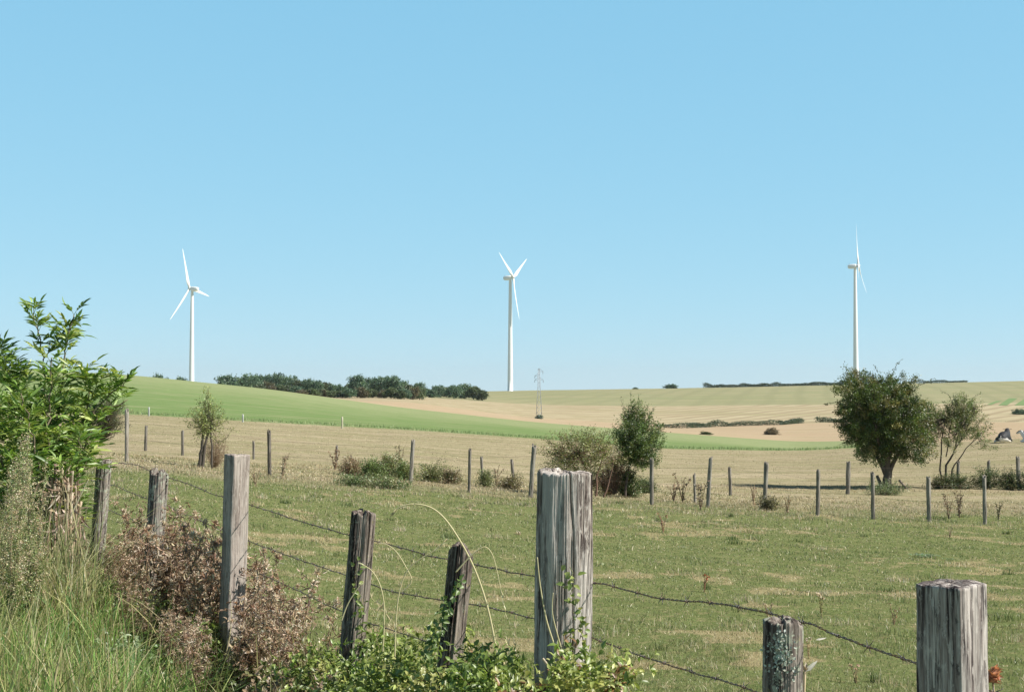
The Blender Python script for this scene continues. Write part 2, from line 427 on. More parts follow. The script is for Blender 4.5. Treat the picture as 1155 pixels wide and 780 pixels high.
wl.new(com.outputs[0], dk.inputs[0]); wl.new(com.outputs[0], vm.inputs['A']); wl.new(dk.outputs[0], vm.inputs['B']); wl.new(zr.outputs[0], vm.inputs['Factor']); wl.new(vm.outputs['Result'], bg.inputs[0]); bg.inputs[1].default_value = .15
sun = bpy.data.lights.new('sun', 'SUN'); sun.energy = 5.0; sun.angle = R_(.53); sun.color = (1, .955, .88)
so = bpy.data.objects.new('sun', sun); COL.objects.link(so)
to_sun = np.array([math.sin(SUN_AZ) * math.cos(SUN_EL), math.cos(SUN_AZ) * math.cos(SUN_EL), math.sin(SUN_EL)])
from mathutils import Vector, Matrix, Quaternion
so.rotation_euler = Vector(to_sun).to_track_quat('Z', 'Y').to_euler(); so.location = (20, -5, 30)
sc.view_settings.view_transform = 'Standard'; sc.view_settings.look = 'None'
sc.view_settings.exposure = 0.55; sc.view_settings.gamma = 1.0

# the air: a pale even haze over the whole landscape
def haze():
    lo = min(float(ZT.min()), -60.0) - 1.5; hi = 150.0; r = 9600.0
    V = [(x, y, z) for x in (-r, r) for y in (-r, r) for z in (lo, hi)]
    Q = [[0, 1, 3, 2], [4, 6, 7, 5], [0, 4, 5, 1], [2, 3, 7, 6], [0, 2, 6, 4], [1, 5, 7, 3]]
    m, ns, ln = newmat('haze_air'); v = N(ns, 'ShaderNodeVolumePrincipled'); out = N(ns, 'ShaderNodeOutputMaterial')
    v.inputs['Color'].default_value = (.93, .97, 1.0, 1); v.inputs['Density'].default_value = .00004; v.inputs['Anisotropy'].default_value = .2
    ln.new(v.outputs[0], out.inputs['Volume'])
    tag(mesh('haze', V, Q, m), 'thin pale summer haze over the fields', kind='stuff')
haze()

# ================================================================== weathered fence posts
def wood_mat(name, base, dark, pale, lichen=0.0, contrast=1.0):
    m, ns, ln = newmat(name)
    tc = N(ns, 'ShaderNodeTexCoord'); b = N(ns, 'ShaderNodeBsdfPrincipled', i_Roughness=.9); out = N(ns, 'ShaderNodeOutputMaterial')
    b.inputs['Specular IOR Level'].default_value = .15
    def nz(scale3, det, lo, hi, rough=.6, off=0):
        mp = N(ns, 'ShaderNodeMapping'); mp.inputs['Scale'].default_value = scale3; mp.inputs['Location'].default_value = (off, off, off)
        t = N(ns, 'ShaderNodeTexNoise', i_Scale=1.0, i_Detail=float(det), i_Roughness=rough)
        mr = N(ns, 'ShaderNodeMapRange', i_From_Min=lo, i_From_Max=hi)
        ln.new(tc.outputs['Object'], mp.inputs[0]); ln.new(mp.outputs[0], t.inputs['Vector']); ln.new(t.outputs['Fac'], mr.inputs[0])
        return mr.outputs[0], t.outputs['Fac']
    cur = None
    def mix(fac, col, prev, st=1.0):
        mx = N(ns, 'ShaderNodeMix', data_type='RGBA'); mx.inputs['B'].default_value = (*col, 1)
        ml = N(ns, 'ShaderNodeMath', operation='MULTIPLY'); ml.inputs[1].default_value = st
        ln.new(fac, ml.inputs[0]); ln.new(ml.outputs[0], mx.inputs['Factor'])
        if isinstance(prev, tuple): mx.inputs['A'].default_value = (*prev, 1)
        else: ln.new(prev, mx.inputs['A'])
        return mx.outputs['Result']
    f1, r1 = nz((70, 70, 2.2), 6, .42, .62); cur = mix(f1, pale, base, .8)
    f2, r2 = nz((38, 38, 1.5), 9, .49, .57, .75, 4.1); cur = mix(f2, dark, cur, .92 * contrast)
    f3, r3 = nz((150, 150, 7), 4, .50, .60, .7, 9.0); cur = mix(f3, dark, cur, .7 * contrast)
    f8, r8 = nz((75, 75, 26), 4, .56, .64, .7, 51.0); cur = mix(f8, pale, cur, .55)
    f9, r9 = nz((30, 30, 14), 5, .56, .62, .7, 61.0); cur = mix(f9, dark, cur, .6 * contrast)
    f7, r7 = nz((9, 9, 1.1), 6, .50, .60, .7, 31.0); cur = mix(f7, tuple(.9 * c for c in pale), cur, .6)
    f4, r4 = nz((8, 8, 1.6), 6, .50, .60, .65, 2.0); cur = mix(f4, tuple(.45 * c + .3 * e for c, e in zip(base, dark)), cur, .75 * contrast)
    if lichen:
        f5, r5 = nz((26, 26, 22), 6, .66 - lichen, .70 - lichen, .7, 7.0); cur = mix(f5, (.40, .42, .33), cur, .85)
        f6, r6 = nz((40, 40, 30), 5, .62, .68, .7, 13.0); cur = mix(f6, (.34, .30, .10), cur, .6)
    bp = N(ns, 'ShaderNodeBump', i_Strength=1.0, i_Distance=.006)
    ln.new(r2, bp.inputs['Height']); ln.new(bp.outputs[0], b.inputs['Normal'])
    ln.new(cur, b.inputs['Base Color']); ln.new(b.outputs[0], out.inputs[0])
    return m
M_wood = wood_mat('weathered_wood', (.34, .285, .245), (.028, .018, .017), (.68, .63, .57), 0, 1.05)
M_sawn = wood_mat('sawn_wood', (.37, .31, .27), (.09, .065, .055), (.51, .45, .39), 0, .75)
M_oldwood = wood_mat('black_weathered_wood', (.105, .078, .066), (.014, .010, .009), (.42, .36, .30), .03)
M_lichen = wood_mat('lichen_covered_wood', (.14, .108, .092), (.016, .012, .012), (.42, .37, .32), .12)

M_corner = wood_mat('dark_cornered_wood', (.25, .205, .185), (.022, .015, .016), (.62, .57, .52), 0, 1.1)
def post(name, label, T, B, radius, mat, seed, square=0.0, twist=0.0, grooves=1.0, nth=240, nz=150, ry=1.0, rot=0.0, topfn=None, group=None, taper=1.0, jag=.012, bulge=0.0, cracks=7):
    """T, B: centre of the top and of the foot. A split, cracked round or squared stake."""
    T, B = np.asarray(T, float), np.asarray(B, float)
    H = np.linalg.norm(T - B); ax = (T - B) / H
    th = np.arange(nth) * 2 * math.pi / nth; tt = np.linspace(0, 1, nz)
    TH, TT = np.meshgrid(th, tt)
    a = TH + twist * TT
    ct, st = np.cos(a), np.sin(a)
    rs = 1 / (np.abs(ct) ** 10 + np.abs(st) ** 10) ** .1 * .9
    r = (1 - square) * 1.0 + square * rs
    r = r * (taper + (1 - taper) * TT) if taper != 1 else r
    z = TT * H
    cx, sx = np.cos(TH), np.sin(TH)
    r = r * (1 + (.05 + bulge) * fbm(cx * 1.3 + seed, sx * 1.3, z * 2.5, seed) + .02 * fbm(cx * 4, sx * 4, z * 6, seed + 3))
    cr = np.zeros_like(r)
    rg = np.random.default_rng(seed)
    for k in range(cracks):
        c0 = rg.uniform(0, 2 * math.pi); wdt = rg.uniform(.018, .05); dep = rg.uniform(.10, .30)
        path = c0 + .22 * vn(z * 1.6, k * 7.7, 0, seed + 11) + .05 * vn(z * 9, k * 5.1, 0, seed + 12)
        dd = np.abs((TH - path + math.pi) % (2 * math.pi) - math.pi)
        ext = np.clip(fbm(z * 1.3, k * 3.1, 0, seed + 21, 2) * 1.6 + .75, 0, 1)
        cr += dep * ext * np.exp(-(dd / wdt) ** 2)
    fine = np.maximum(0, fbm(cx * 8, sx * 8, z * 1.5, seed + 30, 4)) * .05 + np.abs(vn(cx * 26, sx * 26, z * 4, seed + 40)) * .045 + .03 * np.clip(fbm(cx * 3, sx * 3, z * 9, seed + 45, 3) - .25, 0, 1)
    r = r * (1 - grooves * (cr + fine))
    R = radius * r
    tj = jag * fbm(cx * 2.3, sx * 2.3, 0, seed + 50, 3) - .5 * grooves * cr * radius
    zz = z + tj * (TT ** 8)
    if topfn is not None: zz = np.where(TT > 0, zz + topfn(R * ct, R * st) * TT ** 6, zz)
    X, Y = R * np.cos(TH), R * np.sin(TH) * ry
    V = [np.stack([X, Y, zz], -1).reshape(-1, 3)]
    rings = nz
    for q, f in enumerate((.93, .72, .45, .2)):
        e = X[-1] * f; g = Y[-1] * f
        ztop = zz[-1] * (1 if q == 0 else 1) + (.004 if q else .002) + jag * .6 * fbm(e * 60, g * 60, 0, seed + 60, 2) * (q > 0)
        if topfn is not None: ztop = H + topfn(e, g) + jag * .5 * fbm(e * 60, g * 60, 0, seed + 60, 2)
        V.append(np.stack([e, g, ztop], -1)); rings += 1
    ctr = np.array([[0, 0, H + (topfn(0.0, 0.0) if topfn is not None else 0)]]); V.append(ctr)
    V = np.concatenate(V)
    i = np.arange(rings - 1)[:, None] * nth; k = np.arange(nth)[None]; k2 = (k + 1) % nth
    Q = np.stack([i + k, i + k2, i + nth + k2, i + nth + k], -1).reshape(-1, 4)
    kk = np.arange(nth)
    T3 = np.stack([(rings - 1) * nth + kk, (rings - 1) * nth + (kk + 1) % nth, np.full(nth, rings * nth)], 1)
    Fc = np.concatenate([Q[:, [0, 1, 2]], Q[:, [0, 2, 3]], T3])
    o = mesh(name, V, Fc, mat, smooth=False)
    q = Vector((0, 0, 1)).rotation_difference(Vector(ax)) @ Quaternion((0, 0, 1), rot)
    o.rotation_mode = 'QUATERNION'; o.rotation_quaternion = q; o.location = B
    return tag(o, label, 'fence post', group)
def FD(x): return 2.406 / (xpx(x) + .492)               # depth of the near fence line in photo column x
near_posts = [  # x_top, y_top, x_low, y_low, width, material, seed, kwargs, label
 (118, 520, 106, 668, 17, M_lichen, 11, dict(cracks=8, square=.2), 'dark narrow fence post with a pale lit edge beside the leafy elder shrub'),
 (179.5, 534, 171, 665, 21, M_lichen, 12, dict(cracks=8, jag=.02), 'lichen spotted fence post standing among the brown dried weeds'),
 (268, 513, 259, 780, 29, M_sawn, 13, dict(square=.95, cracks=3, grooves=.3, jag=.004, rot=R_(39)), 'tall smooth squared grey fence post rising out of the brown dried weeds'),
 (410, 579, 397, 728, 28, M_oldwood, 14, dict(cracks=12, bulge=.06, jag=.010), 'short round blackened fence post with bindweed at its foot, beside the bent straws'),
 (521, 613, 508, 745, 27, M_oldwood, 15, dict(cracks=10, bulge=.09, slant=1), 'leaning broken fence post with a rounded slanting top and a straw over it'),
 (636, 533, 634, 740, 64, M_wood, 16, dict(cracks=11, grooves=.72, bulge=.03, jag=.008, nth=420, nz=260), 'thick deeply cracked fence post with a bleached right side, the widest one'),
 (882.5, 701, 882, 780, 46, M_lichen, 17, dict(cracks=13, jag=.010, nth=300), 'low cracked fence post with grey green lichen on its face'),
 (1073, 658, 1075, 780, 75, M_corner, 18, dict(square=.97, cracks=5, grooves=.26, jag=.0025, rot=R_(41.4), nth=420, nz=260), 'broad squared fence post with one dark face and one sunlit face'),
]
POSTS = []
for xt, yt, xl, yl, wpx, mt, sd, kw, lab in near_posts:
    D = FD(xt); T = pix(xt, yt, D); L = pix(xl, yl, D)
    ax = (T - L) / (T[2] - L[2]); g = float(gz(T[0], T[1])) - .12
    B = T - ax * (T[2] - g)
    rad = wpx / F * D / 2
    kw = dict(kw)
    if kw.get('square', 0) > .5: rad *= 1 / 1.16
    if kw.pop('slant', 0):
        kw['topfn'] = lambda x, y, r=rad: -.022 * np.clip(np.abs(x + .2 * r) / r, 0, 1.3) ** 2.2 * 2.0 + .01 * np.clip((x - .7 * r) / r, 0, 1) * 6
    o = post('fence_post', lab, T, B, rad, mt, sd, group='old wooden posts of the near fence', **kw)
    POSTS.append((T, B, rad, D))
LOWPOST = bpy.context.scene.objects[[o.name for o in COL.objects if o.name.startswith('fence_post')][6]]
# ------------------------------------------------------------------ barbed wires
def strand(path, ph, amp, rr, n):
    path = np.asarray(path); d = unit(np.gradient(path, axis=0)); a = unit(np.cross(d, [0, 0, 1.0])); b = np.cross(d, a)
    s = np.concatenate([[0], np.cumsum(np.linalg.norm(np.diff(path, axis=0), axis=1))])
    th = ph + s * 2 * math.pi / .045
    return path + amp * (np.cos(th)[:, None] * a + np.sin(th)[:, None] * b)
def resample(pts, step):
    pts = np.asarray(pts, float); s = np.concatenate([[0], np.cumsum(np.linalg.norm(np.diff(pts, axis=0), axis=1))])
    q = np.arange(0, s[-1], step)
    return np.stack([np.interp(q, s, pts[:, k]) for k in range(3)], 1), q
barb_mb = MB()
tube(barb_mb, [(-.006 + .0016 * k, .0042 * math.cos(k * 1.3), .0042 * math.sin(k * 1.3)) for k in range(9)], .0011, n=4)
tube(barb_mb, [(.004, .002, .004), (.012, .010, .016)], [.0012, .0005], n=4)
tube(barb_mb, [(-.004, -.002, -.004), (-.010, -.011, -.015)], [.0012, .0005], n=4)
tube(barb_mb, [(-.006, .003, .003), (-.013, .008, .013)], [.0012, .0005], n=4)
tube(barb_mb, [(.006, -.003, -.003), (.014, -.006, -.014)], [.0012, .0005], n=4)
barb0 = None
def barbed_wire(label, pxs, seed, barbs=True, off=.0):
    global barb0
    rg = np.random.default_rng(seed); pts = []
    for (x, y) in pxs:
        D = FD(x); p = pix(x, y, D); pts.append(p + np.array([.045, .09, 0]) * (1 + off))
    path, q = resample(pts, .006)
    path = path + np.stack([0 * q, .006 * vn(q * 3, 0, 0, seed), .006 * vn(q * 2.3, 5, 0, seed) + .002 * vn(q * 14, 9, 0, seed)], 1)
    t = thing('barbed_wire', label, 'barbed wire', tuple(path[0]), 'barbed wires of the near fence')
    mb = MB()
    tube(mb, strand(path, 0, .0019, 0, 0) - path[0], .0014, n=4)
    tube(mb, strand(path, math.pi, .0019, 0, 0) - path[0], .0014, n=4)
    mb.build('twisted_strands', M_wire, t)
    if barbs:
        k = int(.06 / .006)
        while k < len(path) - 3:
            if barb0 is None: b = barb0 = barb_mb.build('barb', M_wire, t)
            else: b = barb0.copy(); COL.objects.link(b); b.parent = t
            d = Vector(path[k + 2] - path[k]).normalized()
            b.rotation_mode = 'QUATERNION'; b.rotation_quaternion = Vector((1, 0, 0)).rotation_difference(d) @ Quaternion((1, 0, 0), rg.uniform(0, 6.28))
            b.location = path[k] - path[0]
            k += int(rg.uniform(.115, .15) / .006)
    return t
W1 = [(20, 500), (70, 510), (118, 521), (145, 525), (179, 540), (200, 547), (252, 566), (283, 576), (340, 594), (395, 610), (425, 617), (470, 630), (518, 640), (560, 647), (600, 653), (668, 662), (720, 680), (800, 688), (858, 699), (905, 711), (960, 733), (1000, 747), (1035, 762), (1072, 775), (1150, 810)]
W2 = [(20, 522), (118, 548), (179, 572), (252, 606), (283, 618), (330, 634), (390, 656), (425, 668), (500, 683), (560, 693), (600, 703), (668, 728), (700, 741), (750, 757), (820, 779), (882, 803), (1000, 850), (1150, 905)]
W3 = [(20, 545), (118, 578), (179, 604), (268, 644), (400, 704), (518, 748), (636, 795), (882, 900), (1150, 1040)]
W4 = [(20, 568), (118, 606), (179, 640), (268, 697), (400, 770), (518, 830), (636, 880), (882, 1010), (1150, 1180)]
barbed_wire('topmost barbed wire of the near fence, running just under the post tops', W1, 1)
barbed_wire('second barbed wire from the top of the near fence', W2, 2)
barbed_wire('third barbed wire from the top of the near fence, sinking into the weeds', W3, 3)
barbed_wire('lowest barbed wire of the near fence, buried in the weeds', W4, 4, False)

# ================================================================== posts of the two farther fences
far_posts = [  # xt, yt, xb, yb, width px, tone (0 pale, 1 dark), row, label
 (143, 463, 143, 520, 5, .1, 'a', 'pale slim stake just right of the elder shrub'),
 (303.5, 487, 304, 536, 5, .9, 'a', 'blackish stake right of the little bush with the bare stem'),
 (466, 497, 463, 544, 5, .2, 'a', 'pale slanting stake at the end of the row of low shrubs'),
 (530, 507, 529, 555, 4, .7, 'a', 'thin dark stake just right of the low shrubs'),
 (602.5, 503, 598, 561, 6, .4, 'a', 'tall crooked stake behind the widest near post'),
 (735, 518, 735, 569, 5, .6, 'a', 'dark stake right beside the dense round bush'),
 (801.5, 517, 798, 572, 5, .35, 'a', 'tall slanting stake, first to the right of the dead stalks'),
 (864.5, 523, 862, 573, 6, .4, 'a', 'stake with a clump of weeds at its foot'),
 (923, 531, 922, 581, 5, .5, 'a', 'crooked stake left of the hawthorn tree in the nearer row'),
 (984, 533, 985, 585, 5, .5, 'a', 'stake standing in front of the hawthorn trunk'),
 (1047, 538, 1048, 588, 5.5, .3, 'a', 'stake in front of the sparse sapling'),
 (1110, 537, 1111, 591, 5, .25, 'a', 'pale stake, last of the nearer row'),
 (165, 481, 164, 508, 4, .6, 'b', 'short leaning stake behind the elder shrub'),
 (206, 486, 206, 513, 3.5, .6, 'b', 'short stake left of the little bush with the bare stem'),
 (286, 498, 286, 518, 3, .5, 'b', 'short faint stake between the little bush and the blackish stake'),
 (380, 503, 379, 524, 3.5, .5, 'b', 'short stake at the left end of the low shrubs'),
 (543, 516, 544, 540, 3.5, .3, 'b', 'short pale stake among the low bushes'),
 (577, 519, 580, 541, 4, .6, 'b', 'short dark stake leaning left behind the low bushes'),
 (783, 536, 784, 567, 3.5, .3, 'b', 'grey stake among the dead stalks'),
 (823, 528, 824, 559, 4, .5, 'b', 'short stake between the two slanting stakes'),
 (957, 521, 956, 557, 5.5, .5, 'b', 'stake close to the left of the hawthorn trunk'),
 (1081, 521, 1079, 550, 4, .6, 'b', 'stake half hidden at the foot of the sapling'),
 (1115, 520, 1115, 550, 4, .6, 'b', 'dark stake among the brambles right of the sapling'),
 (1148, 516, 1149, 553, 5.5, .4, 'b', 'grey stake in the brambles at the right edge'),
]
M_stake = {}
def stake_mat(t):
    k = round(t, 1)
    if k not in M_stake:
        f = lambda a, b: tuple(x * (1 - k) + y * k for x, y in zip(a, b))
        M_stake[k] = wood_mat('stake_wood', f((.36, .32, .26), (.10, .085, .07)), f((.14, .12, .10), (.03, .025, .02)), f((.46, .43, .37), (.20, .18, .15)))
    return M_stake[k]
rowpts = {'a': [], 'b': []}
for i, (xt, yt, xb, yb, wpx, tone, row, lab) in enumerate(far_posts):
    D = depth(xb, yb, 20, 125); B = pix(xb, yb, D); T = pix(xt, yt, D)
    B[2] = float(gz(B[0], B[1])) - .1
    post('fence_stake', lab, T, B, wpx * .88 / F * D / 2, stake_mat(tone), 100 + i, nth=28, nz=24, cracks=5, jag=.05, bulge=.12,
         group='stakes of the fence across the pasture' if row == 'a' else 'stakes of the fence behind')
    rowpts[row].append((T, B))
for row, lab in (('a', 'thin wire strung along the nearer stakes across the pasture'), ('b', 'thin wire strung along the short stakes behind')):
    for hh, nm in ((.82, 'upper'), (.5, 'lower')):
        mb = MB(); pts = [B + (T - B) * hh for T, B in rowpts[row]]
        tube(mb, pts, .0022, n=3)
        p0 = np.array(pts[0]); tag(mb.build('fence_wire', M_wire, off=p0), nm + ' ' + lab, 'wire', 'wires of the far fences').location = p0
for i, (x, y0, y1, lab) in enumerate([(168, 459, 469, 'small white marker stake at the edge of the green field, left'), (274, 467, 476, 'small white marker stake above the blackish stake'), (386, 470, 483, 'yellowish marker stake at the edge of the green field')]):
    D = depth(x, y1, 60, 400); B = pix(x, y1, D); T = pix(x, y0, D); B[2] -= .05
    post('marker_stake', lab, T, B, 2 / F * D / 2, plain_mat('pale_marker', (.42, .40, .28) if i == 2 else (.36, .38, .34), .6), 150 + i, nth=12, nz=4, cracks=0, jag=.01, grooves=0, group='marker stakes of the field edge')
# ================================================================== wind turbines
def lathe(mb, zr, C=None, n=24, axis='z'):
    zr = np.asarray(zr, float); th = np.arange(n) * 2 * math.pi / n; m = len(zr)
    if axis == 'z': V = np.stack([zr[:, 1][:, None] * np.cos(th), zr[:, 1][:, None] * np.sin(th), np.repeat(zr[:, 0][:, None], n, 1)], -1)
    else: V = np.stack([np.repeat(zr[:, 0][:, None], n, 1), zr[:, 1][:, None] * np.cos(th), zr[:, 1][:, None] * np.sin(th)], -1)
    i = np.arange(m - 1)[:, None] * n; k = np.arange(n)[None]; k2 = (k + 1) % n
    mb.add(V.reshape(-1, 3), np.stack([i + k, i + k2, i + n + k2, i + n + k], -1).reshape(-1, 4), C)
def turbine(label, xt, yhub, xb, D, yaw, phi, blade, hubside, tilt=6):
    """yaw: heading of the rotor axis, clockwise from the view direction; phi: rotor angle"""
    hub = pix(xt, yhub, D); bx = pix(xb, 440, D); g = float(gz(bx[0], bx[1]))
    base = np.array([bx[0], bx[1], g]); H = hub[2] - g
    t = thing('wind_turbine', label, 'wind turbine', tuple(base), 'wind turbines on the skyline')
    s = D / 1411.0; mb = MB()
    lathe(mb, [(-3, 3.0 * s), (.4, 3.0 * s), (.5, 2.75 * s)] + [(H * k / 10, (2.75 - 1.35 * k / 10) * s) for k in range(1, 10)] + [(H - 2.2, 1.42 * s), (H - 2.0, 1.5 * s), (H - 1.6, 0)], n=32)
    mb.build('tower', M_white, t, smooth=True)
    ax = np.array([math.sin(yaw), math.cos(yaw), math.sin(R_(tilt))]); ax /= np.linalg.norm(ax)
    side = unit(np.cross(ax, [0, 0, 1.0])); up = np.cross(side, ax)
    Rm = np.stack([ax, side, up], 1); back = -2.0 * s * ax
    mb = MB(); secs = []
    prof = [(-5.2, .9, .9, .2), (-4.9, 1.6, 1.5, .15), (-3.6, 2.0, 2.0, .05), (-1, 2.1, 2.2, 0), (2.0, 2.0, 2.1, 0), (3.2, 1.6, 1.6, 0), (3.4, 1.3, 1.3, 0)]
    nn = 20; V = []
    for x, hw, hh, dz in prof:
        th = (np.arange(nn) + .5) * 2 * math.pi / nn; c, q = np.cos(th), np.sin(th); r = 1 / (np.abs(c) ** 4 + np.abs(q) ** 4) ** .25
        V.append(np.stack([np.full(nn, x), hw * r * c, hh * r * q + dz], 1))
    V = np.concatenate(V) * s; m = len(prof); i = np.arange(m - 1)[:, None] * nn; k = np.arange(nn)[None]; k2 = (k + 1) % nn
    Q = np.stack([i + k, i + k2, i + nn + k2, i + nn + k], -1).reshape(-1, 4)
    V = np.concatenate([V, [[prof[0][0] * s, 0, 0], [prof[-1][0] * s, 0, 0]]]); kk = np.arange(nn)
    T = np.concatenate([Q[:, [0, 1, 2]], Q[:, [0, 2, 3]], np.stack([np.full(nn, m * nn), (kk + 1) % nn, kk], 1), np.stack([np.full(nn, m * nn + 1), (m - 1) * nn + kk, (m - 1) * nn + (kk + 1) % nn], 1)])
    off = np.array([0, 0, H]) + back; mb.add(V @ Rm.T + off, T); na = mb.build('nacelle', M_white, t, smooth=True)
    mb = MB(); tube(mb, [(Rm @ np.array([-3.5, .5, 1.9])) * s + off, (Rm @ np.array([-3.5, .5, 3.6])) * s + off], .12 * s, n=5); mb.build('wind_vane', M_steel, na)
    mb = MB(); lathe(mb, [(3.45, 0), (3.5, 1.55), (4.4, 1.7), (5.6, 1.45), (6.6, .85), (7.0, .3), (7.05, 0)], n=20, axis='x')
    mb.V = [v * s @ Rm.T + off for v in mb.V]; mb.build('rotor_hub', M_white, t, smooth=True)
    # blade: along +up from the hub centre
    L = blade; rr_ = np.linspace(1.2, L, 26); V = []
    for r in rr_:
        f = r / L
        ch = np.interp(f, [0, .04, .1, .2, .35, .6, .85, .97, 1], [1.9, 1.9, 2.6, 3.6, 3.0, 2.0, 1.15, .6, .1]) * 1.1
        th_ = np.interp(f, [0, .05, .2, .5, 1], [1.0, 1.0, .30, .18, .12]); tw = np.interp(f, [0, .2, .5, 1], [18, 13, 5, -1])
        a = np.arange(14) * 2 * math.pi / 14; y = (np.cos(a) * .5 + (-.20 if f > .1 else -.05)) * ch; x = np.sin(a) * .5 * ch * th_ * (1 if f < .08 else np.sqrt(np.clip((np.cos(a) + 1.15) / 2, .05, 1)))
        c, q = math.cos(R_(tw)), math.sin(R_(tw)); V.append(np.stack([x * c - y * q + 5.1 + .03 * r + .0006 * r * r, x * q + y * c, np.full(14, r)], 1))
    V = np.concatenate(V); m = len(rr_); i = np.arange(m - 1)[:, None] * 14; k = np.arange(14)[None]
    Q = np.stack([i + k, i + (k + 1) % 14, i + 14 + (k + 1) % 14, i + 14 + k], -1).reshape(-1, 4)
    for b in range(3):
        a = phi + b * 2 * math.pi / 3; Rb = np.array([[1, 0, 0], [0, math.cos(a), math.sin(a)], [0, -math.sin(a), math.cos(a)]])
        W = V * np.array([s, 1, 1]) @ Rb.T
        mb = MB(); mb.add(W @ Rm.T + off, Q); mb.build('blade', M_white, t, smooth=True)
    return t
turbine('wind turbine behind the green slope, one blade up and one pointing right', 214.5, 325.5, 216, 1411, R_(-70), R_(-22), 41.5, -1)
turbine('middle wind turbine beside the lattice pylon, two blades raised like a V', 574.5, 313, 575.5, 1411, R_(112), R_(-60 - 0), 43, 1)
turbine('wind turbine behind the hawthorn tree, one blade straight up and two down', 964, 300, 965.5, 1411, R_(109), R_(-6), 43, 1)

# ================================================================== lattice pylon
M_pylon = plain_mat('weathered_zinc', (.42, .45, .47), .6, .2)
def pylon():
    D = depth(608, 472, 400, 900); B = pix(608, 472, D); B[2] = float(gz(B[0], B[1])); H = EYE + tpx(415) * D - B[2]
    t = thing('lattice_pylon', 'grey steel lattice pylon standing in the stubble field', 'pylon', tuple(B))
    hw = lambda z: np.interp(z / H, [0, .62, 1], [1.25, .5, .32])
    mb = MB(); rd = .07
    for sx_ in (-1, 1):
        for sy_ in (-1, 1):
            leg = MB(); zs = np.array([-.3, H * .62, H * .97]); leg_p = [(sx_ * hw(z), sy_ * hw(z), z) for z in zs]
            tube(leg, leg_p, rd * 1.3, n=4); leg.build('leg', M_pylon, t)
    nb = 11; zs = H * .97 * (1 - (1 - np.linspace(0, 1, nb + 1)) ** 1.25)
    for a, b in zip(zs[:-1], zs[1:]):
        c = [(-1, -1), (1, -1), (1, 1), (-1, 1)]
        for k in range(4):
            p, q = c[k], c[(k + 1) % 4]
            P0 = (p[0] * hw(a), p[1] * hw(a), a); P1 = (q[0] * hw(b), q[1] * hw(b), b); Q0 = (q[0] * hw(a), q[1] * hw(a), a); Q1 = (p[0] * hw(b), p[1] * hw(b), b)
            tube(mb, [P0, P1], rd * .7, n=3); tube(mb, [Q0, Q1], rd * .7, n=3); tube(mb, [Q1, P1], rd * .7, n=3)
    mb.build('bracing', M_pylon, t)
    for z, l, s_ in ((.76, 1.75, 1), (.84, 1.7, -1), (.93, 1.6, 1)):
        for sgn in ((-1, 1) if z < .8 else (s_,)):
            m2 = MB(); w_ = hw(z * H)
            for sy_ in (-1, 1): tube(m2, [(sgn * w_, sy_ * w_, z * H), (sgn * l, 0, z * H + .15)], rd * .8, n=3); tube(m2, [(sgn * w_, sy_ * w_, z * H + 1.1), (sgn * l, 0, z * H + .15)], rd * .8, n=3)
            a = m2.build('crossarm', M_steel, t)
            m3 = MB(); tube(m3, [(sgn * l, 0, z * H + .1), (sgn * l, 0, z * H - .9)], .09, n=4); m3.build('insulator', M_steel, a)
    m2 = MB(); tube(m2, [(0, 0, H * .95), (0, 0, H)], .1, n=4); tube(m2, [(-.45, -.45, H * .97), (0, 0, H)], .07, n=3); tube(m2, [(.45, .45, H * .97), (0, 0, H)], .07, n=3); m2.build('peak', M_steel, t)
pylon()

